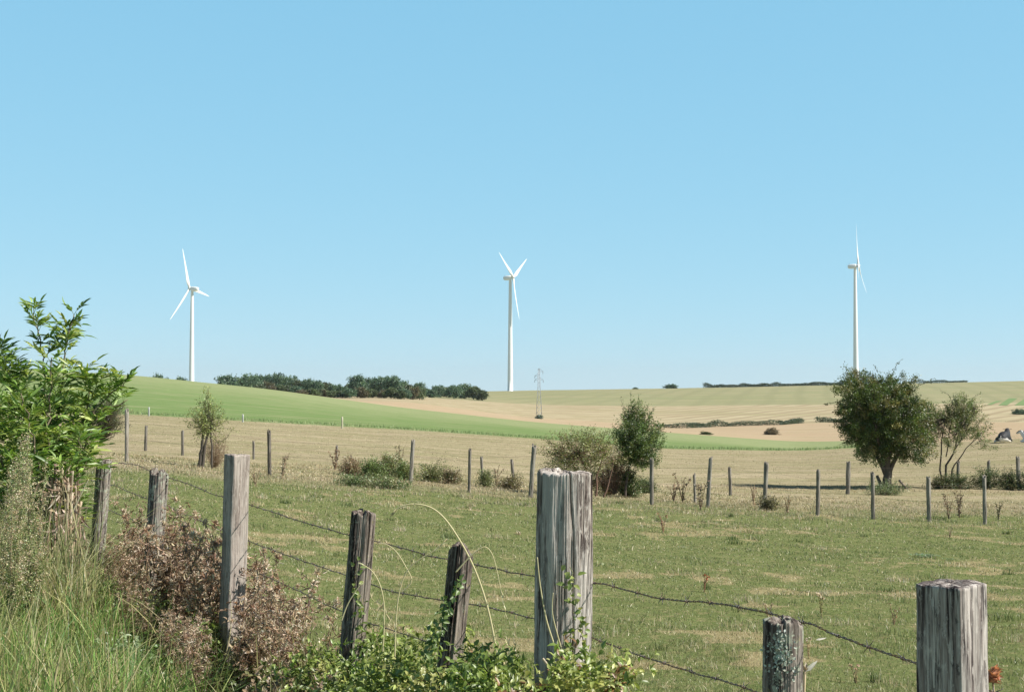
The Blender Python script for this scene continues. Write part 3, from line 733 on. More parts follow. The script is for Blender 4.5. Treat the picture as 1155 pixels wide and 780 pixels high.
# ================================================================== woody plants seen from afar: limbs, twigs and leaf clumps
def bushy(name, label, cat, base, crown_c, crown_r, n_tw, tw_len, n_lf, lf, cols, stems=(), trunk_col=(.10, .085, .07), seed=1, group=None,
          up=.35, gap=.0, flip=-.55, floor=None, boxy=False, vbias=1.0, thin=.012, inner=.25, whisk=(), parts=('trunk', 'crown'), lump=.35, hcol=None):
    """crown_c/r relative to base; twigs run outwards from limbs and carry leaves. stems: list of (points, r0, r1) relative to base."""
    rg = np.random.default_rng(seed)
    t = thing(name, label, cat, tuple(base), group)
    c, r = np.asarray(crown_c, float), np.asarray(crown_r, float)
    tr = MB()
    ends = []
    for pts, r0, r1 in stems:
        p, q = resample(pts, max(np.linalg.norm(np.array(pts[-1]) - np.array(pts[0])) / 10, .01))
        p = p + .25 * r1 * rg.normal(size=p.shape) + np.stack([.03 * vn(q * 3, seed, 0, 3), .03 * vn(q * 3, seed, 5, 4), 0 * q], 1) * min(1, np.linalg.norm(r))
        tube(tr, p, np.linspace(r0, r1, len(p)), trunk_col, n=7); ends.append(p[-1])
    lf_mb = MB(); tw_mb = tr
    d = rdir(n_tw, rg); d[:, 2] = np.where(d[:, 2] < flip, -d[:, 2], d[:, 2])
    if boxy: d = d / ((np.abs(d) ** 3.2).sum(1) ** (1 / 3.2))[:, None] * .96
    lum = 1 + lump * fbm(d[:, 0] * 1.7 + seed, d[:, 1] * 1.7, d[:, 2] * 1.7, seed, 3)
    rad = rg.uniform(inner, 1.0, n_tw) ** .55 * lum
    if gap > 0:
        keep = fbm(d[:, 0] * 2.6, d[:, 1] * 2.6 + seed, d[:, 2] * 2.6, seed + 7, 2) > gap * 2 - 1
        d, rad, = d[keep], rad[keep]
    tipc = c + d * r * rad[:, None]
    if floor is not None: tipc[:, 2] = np.maximum(tipc[:, 2], floor + np.abs(rg.normal(0, .12 * r[2], len(tipc))))
    n = len(tipc)
    gd = unit(d * r / r.max() + np.array([0, 0, up]) + .45 * rdir(n, rg))
    L = tw_len * rg.uniform(.5, 1.35, n)
    P0 = tipc - gd * L[:, None] * .6; P1 = tipc + gd * L[:, None] * .4
    # twigs reach back towards the limbs
    src = np.array(ends) if ends else np.zeros((1, 3))
    step = max(1, n // 260)
    for k in range(0, n, step):
        e = src[np.argmin(((src - P0[k]) ** 2).sum(1))]
        tube(tw_mb, [e + (c - e) * .15, (e + P0[k]) / 2 + .08 * r * rg.normal(size=3), P0[k], P1[k]], [thin, thin * .6, thin * .4, thin * .25], trunk_col, n=3, cap=False)
    K = n_lf
    s = rg.uniform(0, 1, (n, K)); pos = P0[:, None] + (P1 - P0)[:, None] * s[..., None] + rg.normal(0, lf * .9, (n, K, 3))
    pos = pos.reshape(-1, 3); ld = unit(np.repeat(gd, K, 0) * .6 + rdir(n * K, rg)); nr = unit(np.array([0, 0, 1.0]) + .9 * rdir(n * K, rg))
    cc = np.array(cols); ci = rg.integers(0, len(cc), n); base_c = cc[ci] * np.exp(rg.normal(0, .26, (n, 1)))
    if hcol is not None:
        hh = np.clip(((tipc - c) / r)[:, 2] * .5 + .5 + rg.normal(0, .25, n), 0, 1); base_c = mixc(base_c, np.array(hcol)[None], hh)
    C = np.repeat(base_c, K, 0) * np.exp(rg.normal(0, .22, (n * K, 1)))
    cards(lf_mb, pos, ld, nr, lf * rg.uniform(.7, 1.5, n * K), lf * .62, C)
    for pts in whisk:
        p, q = resample(pts, max(tw_len / 6, .02)); tube(tw_mb, p, np.linspace(thin * .7, thin * .3, len(p)), trunk_col, n=4)
        m = len(p) * 3; pp = p[rg.integers(0, len(p), m)] + rg.normal(0, lf * .4, (m, 3))
        cards(lf_mb, pp, rdir(m, rg), rdir(m, rg), lf, lf * .6, vary(cc[0], m, .2, .05, rg))
    if tr.n: tr.build(parts[0], M_bark, t, smooth=True)
    lf_mb.build(parts[1], M_leaf, t)
    return t
def rel(base, pts, D, f=None):
    """photo points (x, y[, dDepth]) at depth D, relative to base"""
    return [tuple(pix(p[0], p[1], D + (p[2] if len(p) > 2 else 0)) - base) for p in pts]
def placed(xb, yb, lo, hi):
    D = depth(xb, yb, lo, hi); B = pix(xb, yb, D); B[2] = float(gz(B[0], B[1])); return D, B
HAW = [(.075, .115, .028), (.10, .145, .035), (.14, .18, .048), (.06, .095, .026), (.18, .17, .06)]
# hawthorn tree
D, B = placed(1001, 551, 40, 75); m_ = D / F
tree = bushy('hawthorn_tree', 'large rounded hawthorn tree with a short dark trunk behind the stakes', 'tree', B, rel(B, [(995, 472)], D)[0], (52 * m_, 48 * m_, 48 * m_),
      1250, .46, 80, .068, HAW, seed=5, flip=-.995, boxy=True, floor=float((rel(B, [(995, 522)], D)[0])[2]),
      stems=[(rel(B, [(1001, 556), (1001, 530), (1003, 505), (1000, 480)], D), .20, .10), (rel(B, [(999, 535), (996, 525), (985, 505), (968, 480)], D), .09, .05),
             (rel(B, [(1003, 535), (1008, 522), (1020, 500), (1032, 475, .8)], D), .09, .05), (rel(B, [(1001, 520), (990, 495, -.8), (985, 470, -1)], D), .09, .04), (rel(B, [(1002, 500), (1005, 470), (1000, 435)], D), .09, .03), (rel(B, [(1002, 510), (990, 480, 1), (975, 450, 1)], D), .08, .03), (rel(B, [(1003, 510), (1015, 480, -1), (1022, 450, -.8)], D), .08, .03)],
      whisk=[rel(B, q, D) for q in ([(975, 428), (960, 418), (955, 413)], [(1005, 425), (1012, 410), (1018, 404)], [(955, 450), (940, 454), (928, 456)], [(1035, 435), (1046, 431), (1056, 425)], [(990, 420), (986, 412)], [(958, 498), (944, 502)])],
      lump=.34, up=.1, thin=.014, inner=.10)
mb = MB(); tube(mb, rel(B, [(996, 558), (993, 545), (989, 536)], D), [.10, .06], (.10, .09, .07)); mb.build('broken_stub', M_bark, tree)
mb = MB(); tube(mb, rel(B, [(1014, 541), (1026, 555)], D), .05, (.25, .20, .16)); o = mb.build('fallen_branch', M_bark); o.location = B
tag(o, 'bare broken branch leaning at the foot of the hawthorn trunk', 'branch')
# sparse sapling
D, B = placed(1066, 550, 40, 75); m_ = D / F
bushy('sparse_sapling', 'sparse thin sapling with open branches right of the hawthorn', 'tree', B, rel(B, [(1078, 484)], D)[0], (43 * m_, 38 * m_, 40 * m_),
      480, .48, 52, .05, [(.16, .20, .065), (.12, .17, .05), (.20, .21, .08)], seed=6, gap=.34,
      stems=[(rel(B, [(1066, 555), (1067, 525), (1078, 505), (1083, 480)], D), .06, .02), (rel(B, [(1063, 555), (1060, 525), (1062, 500), (1066, 470)], D), .045, .015), (rel(B, [(1070, 553), (1074, 528), (1090, 505), (1108, 488)], D), .04, .012), (rel(B, [(1078, 505), (1092, 480), (1102, 455)], D), .025, .01), (rel(B, [(1067, 515), (1072, 480), (1080, 450)], D), .025, .01)],
      whisk=[rel(B, q, D) for q in ([(1090, 460), (1098, 448), (1108, 442)], [(1075, 455), (1070, 445), (1060, 440)], [(1105, 490), (1115, 484), (1124, 485)])], trunk_col=(.09, .075, .065), up=.5, thin=.010, inner=.2)
# dense round bush and the olive bush beside it
D, B = placed(700, 561, 34, 60); m_ = D / F
bushy('round_bush', 'dense dark green rounded bush with upright whiskers on top', 'bush', B, rel(B, [(717, 495)], D)[0], (27 * m_, 26 * m_, 38 * m_),
      420, .42, 56, .045, [(.11, .165, .05), (.14, .19, .055), (.085, .13, .04), (.18, .22, .07)], seed=8,
      flip=-.99, stems=[(rel(B, [(704, 563), (706, 540), (712, 505)], D), .04, .02)],
      lump=.5, whisk=[rel(B, q, D) for q in ([(712, 470), (711, 455), (712, 442)], [(718, 470), (721, 455), (720, 443)], [(706, 472), (703, 460), (700, 448)], [(728, 475), (735, 465), (738, 458)], [(738, 490), (746, 485), (752, 482)])],
      trunk_col=(.09, .07, .06), up=.7, thin=.008)
D, B = placed(668, 560, 34, 60); m_ = D / F
bushy('olive_bush', 'loose olive green bush with reddish bare lower stems, left of the dense round bush', 'bush', B, rel(B, [(656, 512)], D)[0], (44 * m_, 30 * m_, 25 * m_),
      300, .55, 34, .042, [(.19, .22, .07), (.23, .24, .09), (.16, .19, .06), (.27, .25, .11)], seed=9, gap=.12, flip=-.8,
      stems=[(rel(B, [(668, 565), (665, 535), (650, 510)], D), .03, .012), (rel(B, [(672, 565), (674, 535), (682, 505)], D), .03, .012), (rel(B, [(664, 562), (655, 535), (630, 505)], D), .025, .01), (rel(B, [(680, 563), (690, 535), (692, 515)], D), .025, .01)],
      trunk_col=(.20, .12, .09), up=.4, thin=.008)
D, B = placed(694, 560, 34, 60); m_ = D / F
bushy('dried_shrub', 'reddish brown dried shrub at the foot of the dense round bush', 'bush', B, rel(B, [(694, 535)], D)[0], (15 * m_, .5, 23 * m_),
      220, .4, 14, .035, [(.30, .17, .11), (.36, .24, .15), (.22, .15, .09), (.13, .13, .05)], seed=10, trunk_col=(.20, .13, .10), up=.9, thin=.006)
D, B = placed(655, 556, 34, 60); m_ = D / F
bushy('low_shrub', 'low green shrub under the loose olive bush', 'bush', B, (0, 0, 16 * m_), (38 * m_, .8, 14 * m_), 260, .3, 16, .04, [(.10, .13, .045), (.16, .15, .07), (.07, .10, .035)], seed=21, trunk_col=(.15, .11, .08), up=.5, thin=.006, group='low shrubs along the far fence')
# small bush with bare stem
D, B = placed(229, 528, 30, 60); m_ = D / F
bushy('little_bush', 'little bush with a bare dark stem and pale thin crown left of the blackish stake', 'bush', B, rel(B, [(233, 474)], D)[0], (22 * m_, 20 * m_, 26 * m_),
      300, .5, 15, .042, [(.27, .31, .09), (.21, .26, .08), (.32, .33, .13)], seed=12, gap=.38, flip=-.9,
      stems=[(rel(B, [(226, 532), (228, 505), (230, 480)], D), .06, .025), (rel(B, [(229, 530), (232, 500), (238, 475)], D), .05, .02), (rel(B, [(240, 528), (240, 505), (236, 480)], D), .03, .02)],
      whisk=[rel(B, q, D) for q in ([(240, 485), (255, 482), (268, 486)], [(230, 455), (234, 448), (236, 443)], [(245, 500), (255, 495), (264, 480)])], up=.6, thin=.007)
D, B = placed(242, 528, 30, 60); m_ = D / F
bushy('dried_shrub', 'pale brown dried twiggy shrub at the foot of the little bush', 'bush', B, (0, 0, 17 * m_), (15 * m_, .35, 18 * m_), 200, .42, 6, .03, [(.34, .24, .15), (.28, .20, .13)], seed=13, trunk_col=(.30, .21, .14), up=1.3, thin=.006)
D, B = placed(115, 500, 32, 90); m_ = D / F
bushy('olive_bush', 'dark olive bush half hidden behind the leafy elder shrub', 'bush', B, (0, 0, 24 * m_), (28 * m_, 25 * m_, 24 * m_), 500, .4, 22, .05, [(.08, .10, .04), (.11, .12, .05), (.06, .08, .03), (.16, .13, .07)], seed=14, trunk_col=(.12, .10, .07))
# the row of low shrubs and the brambles at the right
low = [(396, 536, 26, 16, [(.24, .17, .11), (.17, .15, .07)]), (420, 540, 22, 20, [(.11, .16, .05), (.16, .20, .07)]), (438, 537, 20, 26, [(.16, .19, .07), (.24, .22, .11)]), (455, 541, 24, 20, [(.11, .16, .055), (.17, .19, .07)]),
       (488, 543, 18, 18, [(.14, .17, .06), (.20, .20, .09)]), (508, 545, 20, 14, [(.20, .15, .09), (.13, .14, .06)]), (548, 549, 14, 16, [(.15, .17, .07)]), (575, 551, 20, 12, [(.12, .13, .05), (.20, .16, .09)]),
       (400, 548, 30, 9, [(.13, .18, .07), (.19, .21, .10)]), (440, 551, 34, 9, [(.12, .17, .06), (.20, .21, .10)]),
       (1078, 551, 36, 18, [(.07, .10, .035), (.11, .12, .05)]), (1112, 551, 26, 22, [(.07, .10, .035), (.10, .13, .05)]), (1138, 552, 26, 20, [(.06, .09, .03), (.11, .12, .05)]), (1058, 551, 16, 14, [(.16, .12, .07), (.09, .11, .04)]),
       (1000, 558, 30, 12, [(.13, .18, .07), (.16, .19, .09)]), (866, 575, 16, 12, [(.10, .09, .05), (.15, .15, .07)]), (728, 556, 18, 14, [(.08, .11, .04)]), (1162, 553, 24, 24, [(.06, .09, .03)]), (708, 560, 22, 32, [(.07, .11, .035), (.10, .13, .045)]), (632, 557, 26, 22, [(.14, .16, .06), (.19, .17, .09)]), (686, 558, 18, 22, [(.22, .14, .09), (.13, .13, .05)])]
labs = ['brownish low shrub at the left end of the low row', 'dark green low shrub, second in the low row', 'taller olive shrub in the middle of the low row', 'leafy low shrub just left of the pale slanting stake', 'small green shrub just right of the pale slanting stake',
        'brownish small shrub left of the thin dark stake', 'small shrub right of the thin dark stake', 'flat brown shrub left of the tall crooked stake', 'pale flat ground plant in front of the low row, left one', 'pale flat ground plant in front of the low row, right one',
        'dark bramble clump at the foot of the sapling', 'leafy bramble clump around the dark stake', 'dark bramble clump left of the stake at the right edge', 'brown clump at the left foot of the sapling', 'pale green weeds around the hawthorn trunk foot', 'brown weeds at the foot of a stake',
        'small dark clump left of the dark stake by the round bush', 'dark bramble clump beyond the stake at the right edge', 'dark leafy shrub wrapped round the stem foot of the dense round bush', 'olive brown shrub just right of the tall crooked stake', 'rusty brown shrub between the loose olive bush and the dense round bush']
for i, ((x, yb, wpx, hpx, cl), lab) in enumerate(zip(low, labs)):
    D, B = placed(x, yb, 30, 90); m_ = D / F
    bushy('low_shrub', lab, 'bush', B, (0, 0, hpx * .34 * m_), (wpx * .66 * m_, wpx * .45 * m_, hpx * .62 * m_), int(14 + wpx * hpx * .36), .34, 20, .045, [tuple(1.3 * v for v in c_) for c_ in cl], seed=40 + i, trunk_col=(.16, .12, .08), up=.9, thin=.005, lump=.9, gap=.12, flip=-.6, floor=.03, group='low shrubs along the far fence')

# ================================================================== far trees, hedges
FAR = [(.12, .20, .115), (.16, .24, .12), (.09, .155, .095)]
def far_tree_mesh(seed, cols, name='crown', n=420, per=16, narrow=1.0):
    rg = np.random.default_rng(seed); mb = MB(); d = rdir(n, rg)
    lum = 1 + .6 * fbm(d[:, 0] * 1.8 + seed, d[:, 1] * 1.8, d[:, 2] * 1.8, seed, 3)
    rad = rg.uniform(.3, 1, n) ** .5 * lum
    c = np.array([0, 0, .56]) + d * np.array([.5, .5, .44]) * rad[:, None]
    c[:, 2] = np.maximum(c[:, 2], .03)
    pos = (c[:, None] + rg.normal(0, .045, (n, per, 3))).reshape(-1, 3); m = len(pos)
    C = np.repeat(np.array(cols)[rg.integers(0, len(cols), n)] * np.exp(rg.normal(0, .2, (n, 1))), per, 0) * np.exp(rg.normal(0, .15, (m, 1)))
    cards(mb, pos, rdir(m, rg), unit(np.array([0, 0, 1.]) + rdir(m, rg)), .07, .055, C)
    return mb
def field_bush_mesh(seed, cols, n=260, per=14):
    rg = np.random.default_rng(seed); mb = MB(); d = rdir(n, rg); d[:, 2] = np.abs(d[:, 2])
    rad = rg.uniform(.2, 1, n) ** .5 * (1 + .4 * fbm(d[:, 0] * 2 + seed, d[:, 1] * 2, d[:, 2] * 2, seed, 3)); c = d * [.5, .5, .95] * rad[:, None]
    pos = (c[:, None] + rg.normal(0, .04, (n, per, 3))).reshape(-1, 3); m = len(pos); C = np.repeat(np.array(cols)[rg.integers(0, len(cols), n)], per, 0) * np.exp(rg.normal(0, .22, (m, 1)))
    cards(mb, pos, rdir(m, rg), unit(np.array([0, 0, 1.]) + rdir(m, rg)), .09, .07, C); return mb
variants = []
for k, (sd, cl) in enumerate([(1, FAR), (2, FAR), (3, [(.09, .12, .05), (.08, .11, .045)]), (4, FAR), (5, [(.17, .145, .08), (.12, .12, .06)]), (6, [(.11, .15, .06)])]):
    t = thing('field_tree', 'x', 'tree')
    far_tree_mesh(sd, cl).build('crown', M_leaf, t)
    mb = MB(); tube(mb, [(0, 0, -.04), (.01, 0, .3), (0, .01, .6)], [.035, .028, .012], (.10, .085, .07)); mb.build('trunk', M_bark, t)
    variants.append([t, 0])
def far_tree(x, ytop, wpx, v, label, group, D=None, ybase=None, name=None):
    if D is None: D = depth(x, ybase, 300, 1450)
    B = at(x, D); H = max(EYE + tpx(ytop) * D - B[2], 1.0)
    src, used = variants[v]
    if used: t = dup(src, tuple(B), random.uniform(0, 6.28))
    else: t = src; t.location = B; variants[v][1] = 1
    t.scale = (wpx / F * D, wpx / F * D * random.uniform(.85, 1.1), H)
    if name: t.name = name
    t['label'] = label; t['group'] = group
    return t
wood = [(255, 424, 22, 0), (271, 427, 18, 1), (284, 423, 22, 3), (299, 424, 18, 0), (312, 422, 20, 1), (326, 425, 18, 3), (337, 429, 14, 2), (347, 428, 14, 0), (357, 430, 16, 1), (367, 431, 14, 2), (377, 434, 14, 3), (386, 436, 14, 0), (394, 433, 12, 2),
        (403, 424, 19, 0), (416, 427, 17, 1), (430, 426, 20, 3), (443, 425, 20, 0), (454, 430, 15, 1), (461, 434, 14, 2), (473, 432, 13, 0), (481, 438, 10, 2), (487, 439, 12, 1), (494, 435, 13, 3), (503, 437, 14, 5), (512, 435, 18, 0), (523, 433.5, 19, 1), (534, 436, 17, 5), (543, 440, 14, 2)]
for i, (x, yt, wp, v) in enumerate(wood):
    D_ = 800 + 30 * math.sin(i * 2.3) + (60 if x < 330 else 0) + (150 if x > 478 else 100 if x > 464 else 0)
    far_tree(x, yt, wp, v, 'dark broad tree in the distant wood left of the middle turbine', 'trees of the distant wood', D=D_)
for i, x in enumerate(range(296, 480, 9)):
    v = [2, 4, 5, 2, 0, 4, 5][i % 7]
    far_tree(x + random.uniform(-3, 3), (434 if x < 340 else 439) + random.uniform(-2, 2), 14, v, 'lower tree or tall shrub along the near edge of the distant wood', 'lower trees on the edge of the distant wood', D=740 + 15 * math.sin(i))
for x, yt, wp, lab in [(171, 426, 8, 'tiny distant treetop left of the first turbine, lowest one'), (178, 423, 12, 'distant treetop just above the green slope, tallest left of the turbine'), (188, 427, 8, 'faint distant treetop between the two treetops left of the turbine'), (203, 426, 14, 'distant treetop immediately left of the first turbine tower')]:
    far_tree(x, yt, wp, 0, lab, 'treetops behind the green slope', D=620)
def far_bush(x, yt, yb, wpx, v, lab, D=None):
    D = D or depth(x, yb, 300, 1450); B = at(x, D); H = max(EYE + tpx(yt) * D - B[2], .8)
    t = field_bush_mesh(300 + int(x), [FAR, FAR, FAR, FAR, [(.20, .16, .09), (.15, .13, .07)], [(.11, .15, .06)]][v]).build('field_bush', M_leaf)
    t.location = B; t.scale = (wpx / F * D, wpx / F * D, H); tag(t, lab, 'bush', 'bushes in the far fields')
far_bush(870, 483, 490, 17, 4, 'brown bush in the far fields between hawthorn and hedge'); far_bush(796, 486, 490, 14, 5, 'small green bush in the far fields below the hedge')
far_bush(608, 467, 472, 9, 0, 'small dark bush at the foot of the pylon'); far_bush(1150, 461, 467, 16, 0, 'dark bush in the far fields at the right edge')
far_bush(757, 433, 437, 15, 0, 'small dark bush alone on the skyline right of the pylon', 1440); far_bush(717, 436.5, 438, 7, 0, 'tiny dark bush on the skyline above the dense round bush', 1440)
HC = [(.055, .09, .042), (.07, .11, .05)]
def hedge(label, pts, hpx, D=None, seed=1, cols=HC, dens=16):
    """pts: (x, y of the foot)"""
    rg = np.random.default_rng(seed); P_ = []
    for x, y in pts:
        d_ = D or depth(x, y, 380, 1480); P_.append(at(x, d_))
    P_ = np.array(P_); path, q = resample(P_, 1.2); m = len(path); Dm = path[:, 1].mean(); h = hpx / F * Dm; path = path + np.array([0, 0, -.1])
    hh = h * (.65 + .8 * np.abs(fbm(q * .06, seed, 0, seed, 4))); k = dens * 6; pos = np.repeat(path, k, 0); n = len(pos)
    pos[:, 2] += rg.uniform(0, 1, n) ** .8 * np.repeat(hh, k); pos[:, :2] += rg.normal(0, h * .3, (n, 2))
    C = vary(np.array(cols)[rg.integers(0, len(cols), n)], n, .25, .05, rg); o_ = path[0]
    mb = MB(); cards(mb, pos - o_, rdir(n, rg), rdir(n, rg), h * .26, h * .2, C)
    o = mb.build('hedge', M_leaf); o.location = o_; return tag(o, label, 'hedge')
hedge('long thin dark hedge on the skyline around the right turbine', [(795, 437), (830, 436), (870, 435.5), (920, 434.5), (960, 433.5)], 3.6, D=1470, seed=2)
hedge('dark hedge on the skyline right of the hawthorn', [(1020, 432), (1060, 431.5), (1092, 431)], 2.6, D=1470, seed=3)
hedge('dark hedge crossing the far fields left of the hawthorn', [(742, 482), (775, 482.5), (810, 481), (840, 480), (880, 479), (905, 477)], 4.6, seed=4)
hedge('short dark hedge right behind the hawthorn crown', [(922, 476), (945, 476), (960, 476)], 5, seed=5)
hedge('thin hedge line in the far fields beyond the sapling', [(1040, 477), (1100, 476), (1160, 475)], 1.4, seed=6, cols=[(.14, .13, .08)], dens=4)
# young green strips among the stubble at the right
M_strip = field_mat('green_strip', (.17, .26, .11), [((.5, .5, 1), 4, .45, .7, (.25, .28, .15), .6, None)])
for i, pl in enumerate([[(1112, 456.5), (1118, 456.5), (1130, 452), (1124, 452)], [(1126, 457), (1136, 457), (1148, 449), (1138, 449)], [(1144, 457), (1158, 457), (1170, 448), (1158, 448)]]):
    V = []
    for a in range(9):
        for b in range(3):
            l = np.array(pl[0]) * (1 - a / 8) + np.array(pl[3]) * a / 8; r = np.array(pl[1]) * (1 - a / 8) + np.array(pl[2]) * a / 8; p = l + (r - l) * b / 2
            d_ = depth(p[0], p[1], 700, 1480) or 1300; X = xpx(p[0], p[1]) * d_; V.append((X, d_, float(gz(X, d_)) + .12))
    Q = [[a * 3 + b, a * 3 + b + 1, a * 3 + b + 4, a * 3 + b + 3] for a in range(8) for b in range(2)]
    tag(mesh('crop_strip', V, Q, M_strip, None, None, True), kind='structure')

# ================================================================== cows
def cow_mat(name, seed, thr, low=None):
    m, ns, ln = newmat(name); tc = N(ns, 'ShaderNodeTexCoord'); mp = N(ns, 'ShaderNodeMapping'); mp.inputs['Location'].default_value = (seed, seed * .3, 0)
    nz = N(ns, 'ShaderNodeTexNoise', i_Scale=1.1, i_Detail=1.5); sp = N(ns, 'ShaderNodeSeparateXYZ')
    ad = N(ns, 'ShaderNodeMath', operation='MULTIPLY_ADD'); ad.inputs[1].default_value = .9; cr = N(ns, 'ShaderNodeMapRange', i_From_Min=thr, i_From_Max=thr + .03)
    mx = N(ns, 'ShaderNodeMix', data_type='RGBA'); mx.inputs['A'].default_value = (.74, .70, .64, 1); mx.inputs['B'].default_value = (.012, .012, .014, 1)
    b = N(ns, 'ShaderNodeBsdfPrincipled', i_Roughness=.7); out = N(ns, 'ShaderNodeOutputMaterial')
    ln.new(tc.outputs['Object'], mp.inputs[0]); ln.new(mp.outputs[0], nz.inputs['Vector']); ln.new(tc.outputs['Object'], sp.inputs[0])
    ln.new(sp.outputs['Z'], ad.inputs[0]); ln.new(nz.outputs['Fac'], ad.inputs[2]); ln.new(ad.outputs[0], cr.inputs[0]); ln.new(cr.outputs[0], mx.inputs['Factor'])
    ln.new(mx.outputs['Result'], b.inputs['Base Color']); ln.new(b.outputs[0], out.inputs[0]); return m
def lump_body(name, joints, edges, mat, parent):
    """one continuous surface round a skeleton: a metaball-like field polygonised as stacked capsules, remeshed into one skin"""
    mb = MB()
    for a, b in edges:
        (p, r0), (q, r1) = joints[a], joints[b]; p, q = np.array(p), np.array(q)
        ts = np.linspace(0, 1, 8); rr2 = [r0 * (1 - t) + r1 * t for t in ts]
        d = unit(q - p); pts = [p - d * r0 * .8, p - d * r0 * .5] + [p + (q - p) * t for t in ts] + [q + d * r1 * .5, q + d * r1 * .8]
        rd = [r0 * .55, r0 * .85] + rr2 + [r1 * .85, r1 * .55]
        tube(mb, pts, rd, n=12)
    o = mb.build(name, mat, parent, smooth=True)
    rm = o.modifiers.new('remesh', 'REMESH'); rm.mode = 'VOXEL'; rm.voxel_size = .035; rm.use_smooth_shade = True
    sm = o.modifiers.new('smooth', 'SMOOTH'); sm.iterations = 6; sm.factor = .6
    return o
def lying_cow(label, x, y, face, seed, thr, scale=1.0):
    D, B = placed(x, y, 85, 220); t = thing('cow', label, 'cow', tuple(B), 'cows resting at the edge of the meadow', rz=face)
    J = [((-.95, 0, .42), .36), ((-.45, 0, .52), .44), ((.15, 0, .52), .44), ((.62, 0, .58), .36), ((.92, 0, .80), .27), ((1.10, .02, 1.02), .20), ((1.30, .04, 1.02), .15), ((1.55, .06, .88), .11),
         ((-.72, .40, .30), .20), ((-.30, .58, .20), .13), ((-.62, .66, .10), .075), ((-.25, .72, .07), .06),
         ((.55, .34, .28), .15), ((.92, .42, .12), .085), ((.58, .50, .08), .06), ((.6, -.34, .24), .14), ((.98, -.36, .10), .08), ((.70, -.42, .07), .055),
         ((-.72, -.40, .26), .18), ((-.35, -.52, .14), .10)]
    E = [(0, 1), (1, 2), (2, 3), (3, 4), (4, 5), (5, 6), (6, 7), (0, 8), (8, 9), (9, 10), (10, 11), (3, 12), (12, 13), (13, 14), (3, 15), (15, 16), (16, 17), (0, 18), (18, 19)]
    body = lump_body('body', J, E, cow_mat('cow_hide', seed, thr), t)
    for s_ in (-1, 1):
        mb = MB(); leaves(mb, np.array([[1.10, .16 * s_, 1.10]]), np.array([[-.1, 1.0 * s_, .15]]), np.array([[0, 0, 1.0]]), .24, .13, (.03, .03, .03)); mb.build('ear', M_bark, t)
        mb = MB(); tube(mb, [(1.14, .09 * s_, 1.16), (1.16, .13 * s_, 1.20), (1.19, .15 * s_, 1.25)], [.028, .02, .006], (.5, .45, .36)); mb.build('horn', M_bark, t)
    mb = MB(); tube(mb, [(-1.25, 0, .62), (-1.36, .05, .40), (-1.38, .15, .12)], [.04, .025, .035], (.3, .28, .26)); mb.build('tail', M_bark, t)
    t.scale = (scale,) * 3
    return t
lying_cow('black cow with white underside lying in the far meadow beside the sapling', 1133, 499, R_(58), .37, .74, 1.0)
lying_cow('mostly white cow lying at the right edge of the photo', 1164, 499, R_(128), 1.3, 1.45, .85)
# ================================================================== pasture grass and tufts (uncountable: stuff)
def scatter(n, D0, D1, x0=-160, x1=1315, power=1.0, rg=None):
    """points over the land, denser near the camera, over and beyond the photographed width"""
    rg = rg or rng; u = rg.uniform(0, 1, n)
    if power == 1.0: D = np.exp(math.log(D0) + u * (math.log(D1) - math.log(D0)))
    else:
        e = 1 - power; D = (D0 ** e + u * (D1 ** e - D0 ** e)) ** (1 / e)
    x = rg.uniform(x0, x1, n); X = (x - 577.5) / F * D
    return np.stack([X, D, gz(X, D)], 1), x
def dryness(Pt):
    """where the turf has dried: patches about a metre or two across"""
    X, Y = Pt[:, 0], Pt[:, 1]
    return np.clip(.42 + .55 * fbm(X * .55, Y * .7, 0, 77, 4) + .55 * fbm(X * 1.9, Y * 2.6, 0, 78, 4), 0, 1)
GC = np.array([(.19, .23, .085), (.23, .26, .11), (.145, .195, .068), (.29, .29, .14)])
SC = np.array([(.48, .41, .25), (.41, .34, .20), (.56, .49, .33), (.33, .28, .16)])
def turf(name, n, D0, D1, hmul, wmul, seed, label, power=1.0):
    rg = np.random.default_rng(seed); Pt, x = scatter(n, D0, D1, power=power, rg=rg); D = Pt[:, 1]
    dr = dryness(Pt); u, _ = uz(Pt[:, 0], Pt[:, 1]); far = np.clip((D - fence_depth(u)) / (fence_depth(u) * .18) + .5 + .5 * fbm(Pt[:, 0] * .3, Pt[:, 1] * .2, 0, 55, 3), 0, 1)
    pd = np.clip((dr - .64) * 1.9 + .08, .09, .6); pd = np.maximum(pd, far * (.35 + .6 * dr))
    isd = rg.uniform(0, 1, len(D)) < pd
    C = np.where(isd[:, None], SC[rg.integers(0, 4, len(D))], GC[rg.integers(0, 4, len(D))]) * np.exp(rg.normal(0, .2, (len(D), 1)))
    tuft = np.clip(fbm(Pt[:, 0] * 2.6, Pt[:, 1] * 2.6, 0, 91, 3) * 1.2 + .2, 0, 1)
    h = (.035 + .055 * tuft) * rg.uniform(.6, 1.5, len(D)) * hmul * (1 + .5 * isd) * (1 + .3 * far)
    w_ = np.maximum(.003, D * .00042) * wmul * rg.uniform(.7, 1.3, len(D))
    mb = MB(); blades(mb, Pt, h, w_, C, .9, rg=rg, seg=2); o = mb.build(name, M_grass)
    return tag(o, label, kind='stuff')
turf('pasture_grass', 260000, 3.2, 17, .50, 1.0, 31, 'short cropped green and straw coloured grass of the near pasture', power=1.15)
turf('pasture_grass', 200000, 17, 48, .46, 1.1, 32, 'short cropped grass of the pasture up to the far stakes', power=.7)
